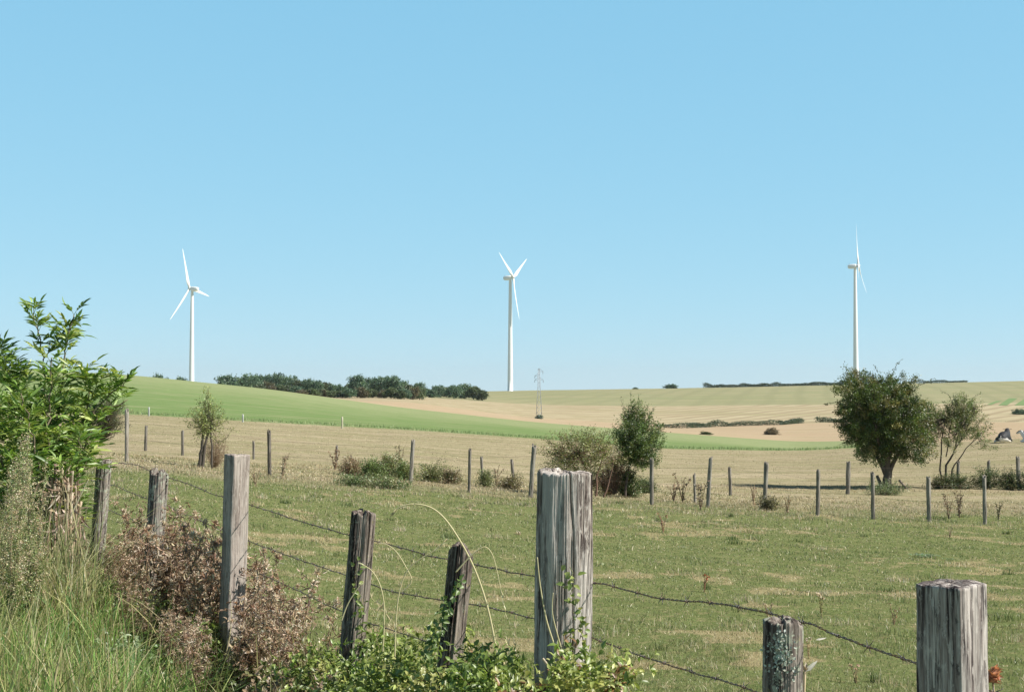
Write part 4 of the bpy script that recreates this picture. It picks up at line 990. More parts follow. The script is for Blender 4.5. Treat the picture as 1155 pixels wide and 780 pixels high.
def tussocks():
    rg = np.random.default_rng(39); mb = MB()
    Pt, x = scatter(260, 4.5, 40, power=.3, rg=rg)
    for q, p in enumerate(Pt):
        n = int(rg.uniform(20, 70)); r = rg.uniform(.05, .28); a = rg.uniform(0, 6.28, n); l = rg.uniform(0, 1, n) ** .5 * r
        b = np.stack([p[0] + l * np.cos(a), p[1] + l * np.sin(a) * .8, 0 * a], 1); b[:, 2] = gz(b[:, 0], b[:, 1])
        c = [GC[0] * .75, GC[2] * .8, SC[0], SC[2], GC[1]][rg.choice(5, p=[.25, .2, .25, .15, .15])]
        blades(mb, b, rg.uniform(.04, .12, n), max(.003, p[1] * .0004), vary(c, n, .2, .06, rg), .6, rg=rg, seg=2)
    tag(mb.build('grass_tussocks', M_grass), 'longer tufts of grass standing out of the cropped pasture', kind='stuff')
tussocks()
turf('meadow_grass', 60000, 42, 150, .38, .8, 33, 'dry pale grass of the meadow beyond the far stakes', power=.6)
# uncut pale grass along the far stakes
def strip_grass():
    rg = np.random.default_rng(34); n = 26000; x = rg.uniform(-100, 1250, n)
    base = fence_depth(x) * (1.04 + .10 * rg.normal(size=n)) + 1.5 * fbm(x * .02, 0 * x, 0, 35, 3)
    X = (x - 577.5) / F * base; Pt = np.stack([X, base, gz(X, base)], 1); k = fbm(X * .5, base * .5, 0, 36, 3) > -.25; Pt = Pt[k]; n = len(Pt)
    mb = MB(); blades(mb, Pt, rg.uniform(.03, .13, n), .012, vary((.42, .355, .225), n, .15, .06, rg), .45, rg=rg, seg=2)
    n2 = 12000; X = np.linspace(0, 1, n2); x = rg.uniform(-100, 1250, n2); D = fence_depth(x) * rg.uniform(1.3, 1.55, n2); X = (x - 577.5) / F * D; Pt = np.stack([X, D, gz(X, D)], 1)
    k = fbm(X * .4, D * .4, 0, 37, 3) > -.1; Pt = Pt[k]; n2 = len(Pt); blades(mb, Pt, rg.uniform(.04, .12, n2), .016, vary((.44, .36, .21), n2, .2, .06, rg), .45, rg=rg, seg=2)
    tag(mb.build('uncut_grass', M_grass), 'uncut pale dry grass along the far stakes', kind='stuff')
strip_grass()
# taller crop edge on the green field
def crop_edge():
    rg = np.random.default_rng(38); n = 5000; x = rg.uniform(-100, 1010, n); D = 130 * rg.uniform(1.005, 1.05, n); X = (x - 577.5) / F * D; Pt = np.stack([X, D, gz(X, D)], 1)
    mb = MB(); blades(mb, Pt, rg.uniform(.08, .35, n), .04, vary((.19, .25, .10), n, .2, .06, rg), .3, rg=rg, seg=2)
    tag(mb.build('crop_edge_grass', M_grass), 'ragged green edge of the crop along the meadow', kind='stuff')
crop_edge()

# ================================================================== lush verge grass at the lower left
def verge():
    rg = np.random.default_rng(41)
    def band(n, xa, xb, D0, D1, h0, h1, w_, cols, lean, fade=None, name='verge_grass', label=''):
        x = rg.uniform(xa, xb, n); D = rg.uniform(D0, D1, n); X = (x - 577.5) / F * D
        Pt = np.stack([X, D, gz(X, D) - .01], 1)
        cl = fbm(X * 1.6, D * 1.6, 0, 43, 3)
        k = np.ones(n, bool) if fade is None else rg.uniform(0, 1, n) < fade(x, D, cl)
        Pt, cl = Pt[k], cl[k]; m = len(Pt); cols = np.array(cols)
        C = cols[rg.integers(0, len(cols), m)] * np.exp(rg.normal(0, .22, (m, 1)))
        mb = MB(); blades(mb, Pt, rg.uniform(h0, h1, m) * (1 + .5 * cl), w_ * rg.uniform(.6, 1.4, m), C, lean, rg=rg, seg=4)
        tag(mb.build(name, M_grass), label, kind='stuff')
    fenceD = lambda x: 2.406 / ((x - 577.5) / F + .492)
    G = [(.13, .25, .055), (.17, .29, .065), (.24, .34, .09), (.10, .20, .055), (.36, .40, .15), (.44, .38, .20)]
    band(15000, -150, 330, 4.6, 8.2, .14, .46, .0072, G, .8, lambda x, D, c: np.clip((130 + (8.2 - D) * 80 + 60 * c - x) / 60, .0, 1) * (D < fenceD(x) - .2), label='lush long green grass of the verge at the lower left')
    band(7000, -150, 420, 5.0, 10.5, .22, .55, .006, [(.40, .36, .16), (.30, .31, .12), (.46, .40, .22), (.22, .26, .08)], .45, lambda x, D, c: np.clip((210 + np.maximum(8.2 - D, 0) * 70 + 60 * c - x) / 120, 0, 1) * np.clip(.45 + c, .1, 1), name='yellowing_grass', label='yellowing long grass mixed into the verge')
    band(16000, 300, 1000, 3.1, 7.5, .2, .62, .0045, [(.20, .25, .08), (.38, .33, .18), (.28, .29, .12)], .5, lambda x, D, c: (np.abs(D - fenceD(x)) < .6) * np.clip(.5 + c, .1, 1), name='fence_foot_grass', label='mixed grass growing along the foot of the near fence')
    band(4500, -120, 110, 8.2, 12.5, .40, .85, .006, [(.20, .24, .09), (.34, .31, .16), (.26, .28, .11)], .35, None, name='rough_grass', label='rough grass around the foot of the elder shrub')
verge()

# ================================================================== mugwort-like seed-head weeds, left
def seed_weed(seed, h=1.3):
    rg = np.random.default_rng(seed); t = thing('seed_head_weed', 'x', 'weed'); st = MB(); fl = MB()
    for k in range(3):
        a = rg.uniform(0, 6.28); l = rg.uniform(.04, .22); H = h * rg.uniform(.75, 1.1)
        pts = np.array([(0, 0, -.05), (l * .2 * math.cos(a), l * .2 * math.sin(a), H * .35), (l * .6 * math.cos(a), l * .6 * math.sin(a), H * .7), (l * math.cos(a), l * math.sin(a), H)])
        p, q = resample(pts, .03); tube(st, p, np.linspace(.004, .0015, len(p)), (.30, .25, .15), n=4)
        for j in range(int(len(p) * .38), len(p)):
            f = (j / len(p) - .38) / .62
            for b in range(2):
                d = unit(np.array([rg.normal(), rg.normal(), 1.1])); L = .14 * (1 - f) + .035; m = int(14 + 26 * (1 - f))
                s = rg.uniform(0, 1, m)[:, None]; pos = p[j] + d * L * s + rg.normal(0, .007, (m, 3))
                cards(fl, pos, rdir(m, rg), rdir(m, rg), .011, .008, vary((.50, .42, .26) if rg.random() < .6 else (.28, .32, .13), m, .25, .08, rg))
            if f > -1 and rg.random() < .5:
                d = unit(np.array([rg.normal(), rg.normal(), .2])); leaves(fl, p[j][None], d[None], np.array([[0, 0, 1.]]), .06, .014, (.15, .20, .08))
        for j in range(3, int(len(p) * .5)):
            m = 2; leaves(fl, np.repeat(p[j][None], m, 0), unit(rdir(m, rg) * [1, 1, .4]), np.repeat([[0, 0, 1.]], m, 0), .07, .02, vary((.14, .19, .07), m, .25, .1, rg))
    st.build('stalk', M_dry, t); fl.build('seed_head', M_leaf, t); return t
sw = [seed_weed(s) for s in (1, 2, 3)]
rg = np.random.default_rng(50)
spots = [(rg.uniform(-90, 42), rg.uniform(7.4, 9.6), rg.uniform(.62, .95)) for _ in range(19)] + [(rg.uniform(45, 105), rg.uniform(8, 10), rg.uniform(.32, .5)) for _ in range(14)]
for i, (x, D, s) in enumerate(spots):
    B = tuple(at(x, D)); s = s * (1.0 if x < 45 else .85)
    t = sw[i] if i < 3 else dup(sw[i % 3], B)
    t.location = B; t.rotation_euler = (0, 0, rg.uniform(0, 6.28)); t.scale = (s, s, s)
    tag(t, 'tall weed with pale beige seed heads at the left edge before the elder shrub', 'weed', 'seed head weeds at the left edge')

# ================================================================== dried brown thistles and docks round the left posts
BR = [(.36, .25, .16), (.45, .34, .23), (.28, .18, .115), (.58, .48, .34), (.17, .11, .075)]
def dried_weed(seed, h=.9, puffs=True):
    rg = np.random.default_rng(seed); t = thing('dried_thistle', 'x', 'weed'); st = MB(); lf = MB(); heads = []
    for k in range(5):
        a = rg.uniform(0, 6.28); l = rg.uniform(.04, .22); H = h * rg.uniform(.5, 1.05)
        pts = [(0, 0, -.05), (l * .3 * math.cos(a), l * .3 * math.sin(a), H * .4), (l * .8 * math.cos(a), l * .8 * math.sin(a), H * .8), (l * 1.1 * math.cos(a), l * 1.1 * math.sin(a), H)]
        p, q = resample(pts, .022); tube(st, p, np.linspace(.0045, .0018, len(p)), (.32, .22, .14), n=5)
        for j in range(5, len(p)):
            m = rg.integers(1, 4); c = vary(BR[rg.integers(0, 5)], m, .28, .06, rg)
            d = unit(rdir(m, rg) * [1, 1, 1.0] + [0, 0, -.45 if rg.random() < .6 else .6]); leaves(lf, np.repeat(p[j][None], m, 0) + rg.normal(0, .008, (m, 3)), d, rdir(m, rg), rg.uniform(.03, .085, m), rg.uniform(.005, .013, m), c, fold=rg.uniform(.3, 1.0), droop=rg.uniform(.2, .8))
            if rg.random() < .30 and j > len(p) * .35:      # a side shoot
                d = unit(np.array([rg.normal(), rg.normal(), .9])); L = rg.uniform(.06, .18); e = p[j] + d * L; tube(st, [p[j], p[j] + d * L * .5, e], .0018, (.24, .15, .10), n=4)
                m = rg.integers(5, 9); leaves(lf, e + rg.normal(0, .018, (m, 3)), rdir(m, rg), rdir(m, rg), rg.uniform(.02, .05, m), .010, vary(BR[rg.integers(0, 4)], m, .25, .05, rg), fold=.8, droop=.5)
                if puffs and rg.random() < .4:
                    m = 34; leaves(lf, e + .008 * rdir(m, rg), unit(rdir(m, rg) + [0, 0, .5]), rdir(m, rg), rg.uniform(.02, .034, m), .009, vary((.60, .48, .34), m, .15, .04, rg), droop=.3)
        if puffs:
            m = 44; hd = MB(); leaves(hd, p[-1] + .010 * rdir(m, rg), unit(rdir(m, rg) + [0, 0, .5]), rdir(m, rg), rg.uniform(.022, .04, m), .010, vary((.72, .60, .45) if rg.random() < .6 else (.40, .27, .18), m, .15, .04, rg), droop=.3)
            heads.append(hd)
    st.build('stalk', M_dry, t); lf.build('foliage', M_leaf, t)
    for hd in heads: hd.build('seed_head', M_leaf, t)
    return t
dw = [dried_weed(60 + k) for k in range(5)]
rg = np.random.default_rng(61); i = 0
def top_at(x): return np.interp(x, [88, 105, 125, 150, 180, 215, 235, 250, 290, 310, 330, 350], [615, 580, 565, 590, 565, 570, 575, 610, 622, 635, 655, 690])
sp = []
for x in np.arange(92, 332, 7.2):
    for q in range(3):
        D = FD(x) + (rg.uniform(-.9, 1.0) if not (240 < x < 290 or 165 < x < 190 or 105 < x < 128) else rg.uniform(.25, 1.2))
        if q == 2:
            if x > 240 and x < 295: continue
            D = FD(x) - rg.uniform(.7, 2.3)
        sp.append((x + rg.uniform(-4, 4), D, q))
for i, (x, D, q) in enumerate(sp):
    B = at(x, D); ht = (EYE + tpx(float(top_at(x)) + rg.uniform(-10, 60) + (0, 14, 98 + .1 * (x - 90))[q]) * D - B[2]) / .95; ht = max(ht, .35)
    t = dw[i] if i < 5 else dup(dw[i % 5], tuple(B))
    t.location = tuple(B); t.rotation_euler = (rg.normal(0, .06), rg.normal(0, .06), rg.uniform(0, 6.28)); s = min(max(ht, .4), 1.25); t.scale = (s * .95, s * .95, s)
    tag(t, 'dried brown thistle with curled leaves in the thicket around the left posts', 'weed', 'dried thistles around the left fence posts')
for x, D, s, lab in [(358, 6.9, .75, 'dried brown weed alone left of the short blackened post'), (378, 6.5, .55, 'low dried weed close to the left of the short blackened post'), (905, 4.6, .0, '')][:2]:
    t = dup(dw[1], tuple(at(x, D)), 1.0, s); tag(t, lab, 'weed', 'dried weeds beside the short post')

# ================================================================== leafy elder shrub at the left
def elder():
    rg = np.random.default_rng(70); D0 = 10.8; B = at(62, D0)
    t = thing('leafy_shrub', 'tall bright green shrub with long pointed leaflets at the left edge', 'shrub', tuple(B))
    st = MB(); lf = MB()
    W = lambda pts: np.array([pix(p[0], p[1], D0 + (p[2] if len(p) > 2 else 0)) - B for p in pts])
    shoots = [  # photo polylines of the stems, the leafy share, density
     ([(62, 690), (56, 600), (50, 520), (52, 440), (48, 390), (40, 365), (36, 350)], .35), ([(66, 690), (66, 600), (62, 520), (68, 450), (74, 400), (80, 372), (84, 354)], .35),
     ([(58, 690), (48, 600), (34, 520), (20, 470), (8, 430), (3, 400), (2, 388)], .35), ([(70, 690), (78, 600), (92, 530), (104, 480), (114, 455), (130, 440), (146, 432)], .5),
     ([(70, 690), (74, 600), (84, 520), (96, 460), (104, 432), (110, 422)], .4), ([(60, 690, .3), (52, 600, .4), (40, 530, .5), (28, 480, .6), (22, 450, .6), (20, 425, .6)], .35),
     ([(64, 690, -.3), (60, 600, -.4), (56, 540, -.5), (52, 480, -.6), (60, 430, -.6), (60, 402, -.6)], .4), ([(68, 690, -.3), (78, 600, -.4), (86, 545, -.4), (90, 510, -.5), (92, 485, -.5)], .5),
     ([(50, 690, -.3), (30, 600, -.5), (12, 545, -.6), (-5, 500, -.6), (-20, 460, -.6)], .3), ([(55, 690), (20, 600), (-20, 540), (-50, 480), (-60, 430)], .35),
     ([(64, 690, .4), (70, 600, .5), (78, 540, .6), (84, 500, .6), (84, 460, .6)], .4), ([(60, 690, -.5), (48, 600, -.8), (34, 560, -.9), (22, 525, -.9)], .4), ([(62, 690, -.4), (66, 590, -.7), (72, 550, -.8), (78, 520, -.9)], .4),
     ([(60, 690, .6), (30, 600, .8), (10, 540, 1.0), (-5, 480, 1.0), (-10, 440, 1.0)], .35), ([(58, 690, -.2), (54, 580, -.5), (44, 520, -.7), (30, 470, -.8), (24, 440, -.8)], .4), ([(64, 690, .1), (76, 560, .2), (96, 500, .2), (116, 465, .2), (138, 455, .2), (146, 448, .2)], .55)]
    def compound(base, d, n, L, cset, lflen):
        """a leaf: a stalk with paired long leaflets and one at the tip"""
        d = unit(d); e = base + d * L + np.array([0, 0, -L * .22]); mid = base + d * L * .5 + np.array([0, 0, .01])
        tube(st, [base, mid, e], [.0022, .0012], (.16, .20, .07), n=3, cap=False)
        sd = unit(np.cross(d, [0, 0, 1.0])); P_, Dr = [], []
        for k in range(n):
            f = .35 + .6 * k / n; q = base + (e - base) * f + np.array([0, 0, .006])
            for s in (-1, 1): P_.append(q); Dr.append(unit(d * .75 + sd * s * .95 + np.array([0, 0, rg.uniform(-.25, .25)])))
        P_.append(e); Dr.append(d + [0, 0, -.2]); m = len(P_)
        nr = unit(np.array([0, 0, 1.0]) + .85 * rdir(m, rg)); C = vary(cset, m, .16, .04, rg)
        leaves(lf, np.array(P_), np.array(Dr), nr, lflen * 1.08 * rg.uniform(.6, 1.25, m), lflen * .235 * rg.uniform(.8, 1.2, m), C, fold=.3, droop=.22, shape='lance')
    cs = [(.19, .30, .065), (.26, .37, .085), (.11, .20, .048), (.38, .45, .12)]
    for si, (pts, bare) in enumerate(shoots):
        p, q = resample(W(pts), .045); p = p + .012 * rg.normal(size=p.shape)
        tube(st, p, np.linspace(.017, .004, len(p)), (.17, .14, .09), n=6)
        a = rg.uniform(0, 6.28); j = int(len(p) * bare)
        while j < len(p):
            f = j / len(p); a += 2.4 + rg.normal(0, .4)
            for s in range(2):
                aa = a + s * math.pi + rg.normal(0, .2)
                dd = np.array([math.cos(aa), math.sin(aa), rg.uniform(.3, 1.0) + 1.2 * f * f]); c = cs[rg.integers(0, 4)]
                compound(p[j], dd, 3 if f > .8 else 4, rg.uniform(.14, .24) * (1 - .35 * f), np.array(c) * (1.15 if pts[-1][0] > 100 and f > .7 else 1), rg.uniform(.075, .108))
            if rg.random() < .38 and f < .92:              # side shoot with its own leaves
                d2 = unit(np.array([math.cos(a + 1), math.sin(a + 1), .9])); L2 = rg.uniform(.15, .42) * (1.1 - f * .7); n2 = 5
                sp_ = [p[j] + d2 * L2 * u_ + np.array([0, 0, .05 * u_]) for u_ in np.linspace(0, 1, n2)]; tube(st, sp_, [.005, .002], (.15, .17, .07), n=4)
                for u_ in range(1, n2):
                    for s in range(2):
                        aa = rg.uniform(0, 6.28); compound(np.array(sp_[u_]), np.array([math.cos(aa), math.sin(aa), rg.uniform(.2, 1.4)]), 3, rg.uniform(.11, .19), cs[rg.integers(0, 4)], rg.uniform(.075, .11))
            j += rg.integers(2, 5) if f < .8 else rg.integers(1, 3)
    # filling of the leafy mass between the stems
    c0 = pix(40, 492, D0) - B; n = 420; d = rdir(n, rg); rad = rg.uniform(.1, 1, n) ** .5 * (1 + .3 * fbm(d[:, 0] * 2, d[:, 1] * 2, d[:, 2] * 2, 71, 2))
    q = c0 + d * np.array([.40, .6, .36]) * rad[:, None]
    for k in range(n): compound(q[k], d[k] * [1, 1, .4] + [rg.normal(0, .4), rg.normal(0, .4), rg.uniform(-.2, 1.4)], 3, rg.uniform(.09, .16), cs[rg.integers(0, 4)], rg.uniform(.055, .085))
    st.build('stem', M_bark, t); lf.build('leaves', M_leaf, t)
    dm = MB(); dl = MB()
    for k in range(90):                                    # old pale stalks and strips below the leaves
        x0_ = rg.uniform(48, 84); x1_ = x0_ + rg.normal(0, 5); y1_ = rg.uniform(520, 560); dd = rg.uniform(-.9, -.3)
        p, _q = resample([pix(x0_, 700, D0 + dd) - B, pix((x0_ + x1_) / 2 + rg.normal(0, 3), 620, D0 + dd) - B, pix(x1_, y1_, D0 + dd) - B], .05)
        tube(dm, p, rg.uniform(.004, .011), vary((.46, .37, .26) if k % 3 else (.28, .20, .14), 1, .2, .05, rg)[0], n=5)
    m = 300; pp = np.array([pix(rg.uniform(42, 92), rg.uniform(535, 650), D0 + rg.uniform(-1.1, -.2)) - B for _ in range(m)])
    leaves(dl, pp, unit(rdir(m, rg) + [0, 0, -.6]), rdir(m, rg), rg.uniform(.04, .12, m), .02, vary((.44, .33, .23), m, .3, .06, rg), fold=.8, droop=.5)
    dm.build('dead_stalks', M_dry, t); dl.build('dead_leaves', M_leaf, t)
elder()

# ================================================================== bramble and bindweed along the fence foot
def bramble(name, label, blobs, n_lf, size, cols, seed, stems=60, cat='bramble', Dc=None):
    """blobs: (x, ytop, D, half width px, half depth m)"""
    rg = np.random.default_rng(seed); x0, _, D0, _, _ = blobs[0]; B = at(x0, D0); t = thing(name, label, cat, tuple(B)); st = MB(); lf = MB()
    for (x, yt, D, hw, hd) in blobs:
        g = at(x, D); H = EYE + tpx(yt) * D - g[2]; rx = hw / F * D; n = int(n_lf / len(blobs)); vol = []
        ns = stems // len(blobs)
        for k in range(ns):
            a = rg.uniform(0, 6.28); l = rg.uniform(.2, 1.0) ** .5; tp = np.array([g[0] + rx * l * math.cos(a), g[1] + hd * l * math.sin(a), g[2] + H * rg.uniform(.70, 1.12) * (1 - .25 * l)])
            b = np.array([g[0] + rg.normal(0, rx * .4), g[1] + rg.normal(0, hd * .3), g[2] - .03]); md = (b + tp) / 2 + np.array([0, 0, H * .25]); e = tp + np.array([math.cos(a), math.sin(a), -.5]) * rg.uniform(.05, .2)
            u = np.linspace(0, 1, 14)[:, None]; p = b * (1 - u) ** 3 + 3 * md * u * (1 - u) ** 2 + 3 * tp * u * u * (1 - u) + e * u ** 3
            tube(st, p - B, np.linspace(.0035, .0012, 14), vary((.18, .13, .07) if k % 2 else (.13, .17, .06), 1, .2, .05, rg)[0], n=4); vol.append(p[4:])
        vol = np.concatenate(vol); q = vol[rg.integers(0, len(vol), n)] + rg.normal(0, .035, (n, 3)); q[:, 2] = np.maximum(q[:, 2], gz(q[:, 0], q[:, 1]) + .02)
        cc = np.array(cols); cl = cc[(np.clip((fbm(q[:, 0] * 5, q[:, 1] * 5, q[:, 2] * 5, seed, 2) * .8 + .5), 0, .999) * len(cc)).astype(int)] * np.exp(rg.normal(0, .2, (n, 1)))
        for k in range(3):                                 # three leaflets together
            leaves(lf, q - B, unit(rdir(n, rg) + [0, 0, .2]), unit(np.array([0, -.2, 1.0]) + .6 * rdir(n, rg)), size * rg.uniform(.6, 1.3, n), size * .55 * rg.uniform(.7, 1.2, n), cl * np.exp(rg.normal(0, .08, (n, 1))), fold=.2, droop=.3)
    st.build('stem', M_dry, t); lf.build('leaves', M_leaf, t); return t
BG = [(.17, .24, .055), (.23, .30, .07), (.30, .35, .10), (.40, .41, .14)]
bramble('bramble', 'yellowish green leafy bramble around the short blackened post', [(400, 715, 5.9, 46, .4), (368, 728, 6.2, 34, .4), (440, 700, 5.8, 46, .4), (395, 745, 5.2, 60, .4)], 7000, .027, BG, 81, 90)
bramble('bramble', 'leafy bramble between the broken slanting post and the short blackened one', [(480, 702, 5.5, 46, .35), (465, 735, 4.9, 60, .35), (530, 732, 4.8, 56, .3)], 6000, .027, BG, 82, 70)
bramble('bramble', 'bramble with fresh green leaves at the foot of the widest post', [(590, 682, 4.6, 46, .28), (628, 712, 4.15, 50, .16), (565, 690, 4.45, 60, .28), (655, 715, 4.1, 26, .14)], 7500, .024, BG + [(.26, .15, .06)], 83, 70)
bramble('leafy_weed', 'small fresh green nettle patch among the dried thistles', [(215, 705, 8.0, 18, .3), (185, 712, 8.3, 24, .3)], 900, .036, [(.10, .19, .04), (.15, .24, .05)], 84, 26, 'weed')
bramble('leafy_weed', 'loose green weed growing up through the brown thistles left of the tall squared post', [(150, 650, 9.6, 26, .4), (205, 660, 8.9, 26, .4), (235, 680, 8.2, 20, .3)], 1500, .034, [(.16, .24, .06), (.22, .29, .08), (.30, .32, .12)], 87, 40, 'weed')
bramble('leafy_weed', 'grey green leafy weed in the verge grass left of the tall squared post', [(135, 715, 7.4, 12, .2), (150, 750, 7.0, 10, .15)], 260, .034, [(.20, .28, .13), (.26, .33, .17)], 85, 20, 'weed')
bramble('leafy_weed', 'low brown and green weed tangle right of the tall squared post', [(310, 712, 7.0, 34, .4), (335, 745, 6.2, 40, .3)], 2600, .032, [(.28, .20, .12), (.20, .20, .08), (.14, .18, .05), (.36, .27, .17)], 86, 40, 'weed')
def vine(label, pts, D, n, size, seed, cols=BG):
    rg = np.random.default_rng(seed); B = pix(pts[0][0], pts[0][1], D); t = thing('bindweed', label, 'climbing plant', tuple(B)); st, lf = MB(), MB()
    p, q = resample([pix(a, b, D) - B for a, b in pts], .015); p = p + .006 * rg.normal(size=p.shape); tube(st, p, .0014, (.22, .24, .10), n=4)
    k = rg.integers(0, len(p), n); leaves(lf, p[k] + rg.normal(0, .01, (n, 3)), unit(rdir(n, rg) + [0, -.3, 0]), unit(np.array([0, -1.0, .5]) + .5 * rdir(n, rg)), size * rg.uniform(.6, 1.2, n), size * .6, np.array(cols)[rg.integers(0, len(cols), n)])
    st.build('stem', M_dry, t); lf.build('leaves', M_leaf, t)
Dp = POSTS[5][3] - .12
vine('bindweed climbing the face of the widest post', [(650, 760), (646, 720), (652, 690), (644, 665), (648, 645), (640, 636)], Dp, 46, .026, 1)
vine('thin bindweed beside the one on the widest post, right side', [(662, 765), (660, 730), (655, 705), (658, 690)], Dp, 26, .024, 2)
vine('bindweed at the foot of the short blackened post', [(400, 740), (408, 700), (404, 670), (398, 650), (405, 640)], POSTS[3][3] - .1, 46, .028, 3)
vine('sprig of dark leaves leaning on the broken slanting post', [(480, 745), (490, 715), (500, 690), (510, 668), (516, 655)], POSTS[4][3] - .1, 110, .026, 4, [(.12, .19, .05), (.18, .26, .07)])

# ================================================================== bent straws and single dry stalks
STR = (.66, .60, .36)
def straw(label, pts, D, r0=.0035, r1=.0012, c=STR, head=0, seed=1, group='dry bent straws among the fence posts', dD=0.0):
    rg = np.random.default_rng(seed); P_ = np.array([pix(x, y, D + dD * k / max(1, len(pts) - 1)) for k, (x, y) in enumerate(pts)])
    # smooth the polyline
    u = np.linspace(0, len(pts) - 1, 12 * len(pts)); Q = np.stack([np.interp(u, range(len(pts)), P_[:, k]) for k in range(3)], 1)
    for _ in range(3): Q[4:-4] = sum(Q[4 + s:len(Q) - 4 + s] for s in range(-4, 5)) / 9
    mb = MB(); tube(mb, Q - Q[0], [r0, r1], c, n=5)
    o = mb.build('dry_straw', M_dry, smooth=True); o.location = Q[0]; tag(o, label, 'straw', group)
    if head:
        h = MB(); m = head; k = len(Q) - 1 - rg.integers(0, 12, m); leaves(h, Q[k] - Q[0], unit((Q[-1] - Q[-8]) + .35 * rdir(m, rg) * np.linalg.norm(Q[-1] - Q[-8])), rdir(m, rg), .02, .005, vary(c, m, .12, .03, rg)); h.build('seed_head', M_leaf, o)
straw('tallest bent straw arching left over the broken slanting post', [(562, 745), (552, 690), (540, 652), (528, 625), (515, 603), (502, 584), (487, 571), (466, 567), (450, 571), (444, 578)], 5.05, .0042, .0022, head=14, seed=1)
straw('straw bent down to the left between the two dark posts', [(430, 760), (433, 715), (434, 680), (428, 655), (418, 641), (408, 636)], 5.6, .003, .0018, seed=2, head=8)
straw('straw crossing the bent one between the two dark posts', [(445, 760), (446, 700), (450, 665), (459, 641), (478, 627), (492, 620), (502, 610)], 5.5, .003, .0015, seed=3, head=10)
straw('thin straw with a sharp kink between the two dark posts', [(452, 668), (467, 656), (459, 641), (448, 622), (437, 613), (426, 612)], 5.55, .0026, .0015, seed=4)
straw('straw arching right over the broken slanting post', [(514, 645), (528, 629), (540, 619), (548, 615), (556, 624), (562, 650), (570, 690)], 5.0, .003, .0012, seed=5, head=8)
straw('pale straw leaning against the face of the widest post', [(640, 775), (628, 735), (616, 700), (609, 660), (606, 628)], Dp, .0035, .0016, seed=6)
straw('second pale straw on the face of the widest post', [(646, 775), (630, 720), (622, 690), (624, 668)], Dp - .02, .0025, .0012, seed=7)
straw('pale broken stem at the foot of the widest post', [(640, 790), (620, 752), (612, 742)], Dp - .1, .005, .004, (.58, .50, .38), seed=8)
straw('short pale straw in front of the short blackened post', [(385, 700), (392, 680), (404, 662), (410, 655)], 5.9, .003, .0016, seed=9)
straw('pale straw on the lower face of the tall squared post', [(232, 782), (246, 752), (256, 736), (262, 700), (259, 665)], 7.6, .0035, .0016, seed=10)
straw('light straw leaning against dried thistles beside the elder shrub', [(78, 585), (90, 560), (100, 540)], 9.5, .006, .003, (.60, .55, .38), seed=11)
rg = np.random.default_rng(90)
sst = []
for k in range(44):
    x = rg.choice([rg.uniform(672, 800), rg.uniform(560, 600), rg.uniform(420, 500), rg.uniform(905, 1030), rg.uniform(690, 720)], p=[.5, .1, .15, .1, .15]); D = float(FD(x)) + rg.uniform(-.1, .9); h = rg.uniform(.35, .75) if x > 660 else rg.uniform(.5, .9)
    if k < 5:
        t = thing('grass_stalk', 'x', 'grass stalk'); mb, hb = MB(), MB(); a = rg.uniform(0, 6.28); l = rg.uniform(.05, .35)
        p, q = resample([(0, 0, -.02), (.02 * math.cos(a), .02 * math.sin(a), .5), (l * .5 * math.cos(a), l * .5 * math.sin(a), .85), (l * math.cos(a), l * math.sin(a), 1.0)], .04); tube(mb, p, [.003, .0012], (.58, .52, .30), n=4)
        m = 26; kk = rg.integers(int(len(p) * .72), len(p), m); leaves(hb, p[kk], unit(rdir(m, rg) * .5 + [0, 0, 1]), rdir(m, rg), .035, .007, vary((.60, .53, .34), m, .15, .04, rg)); mb.build('stem', M_dry, t); hb.build('seed_head', M_leaf, t); sst.append(t)
    else: t = dup(sst[k % 5], (0, 0, 0))
    t.location = tuple(at(x, D)); t.rotation_euler = (rg.normal(0, .08), rg.normal(0, .08), rg.uniform(0, 6.28)); t.scale = (h,) * 3
    tag(t, 'thin dry grass stalk with a pale seed head along the near fence', 'grass stalk', 'dry grass stalks along the near fence')

# ================================================================== single weeds, twigs and leaves lying about the pasture
def stalk_weed(label, x, y, hpx, col, n, seed, lo=6, hi=60, heads=None, name='dead_weed', cat='weed', wid=.35, k_st=3):
    rg = np.random.default_rng(seed); D, B = placed(x, y, lo, hi); H = hpx / F * D; t = thing(name, label, cat, tuple(B)); st, lf = MB(), MB()
    for s in range(k_st):
        a = rg.uniform(0, 6.28); l = H * rg.uniform(.1, wid); p, q = resample([(0, 0, -.02), (l * .4 * math.cos(a), l * .4 * math.sin(a), H * .5), (l * math.cos(a), l * math.sin(a), H * rg.uniform(.75, 1))], H / 14)
        tube(st, p, [max(.003, D * .0003), max(.0015, D * .00015)], col, n=4); kk = rg.integers(2, len(p), n)
        leaves(lf, p[kk], rdir(n, rg), rdir(n, rg), max(.02, H * .11) * rg.uniform(.6, 1.2, n), max(.008, H * .045), vary(col, n, .25, .06, rg), fold=.7, droop=.4)
        if heads is not None: leaves(lf, np.repeat(p[-1][None], 10, 0), rdir(10, rg), rdir(10, rg), H * .12, H * .06, vary(heads, 10, .1, .03, rg))
    st.build('stalk', M_dry, t); lf.build('leaves', M_leaf, t)
RB = (.34, .20, .12)
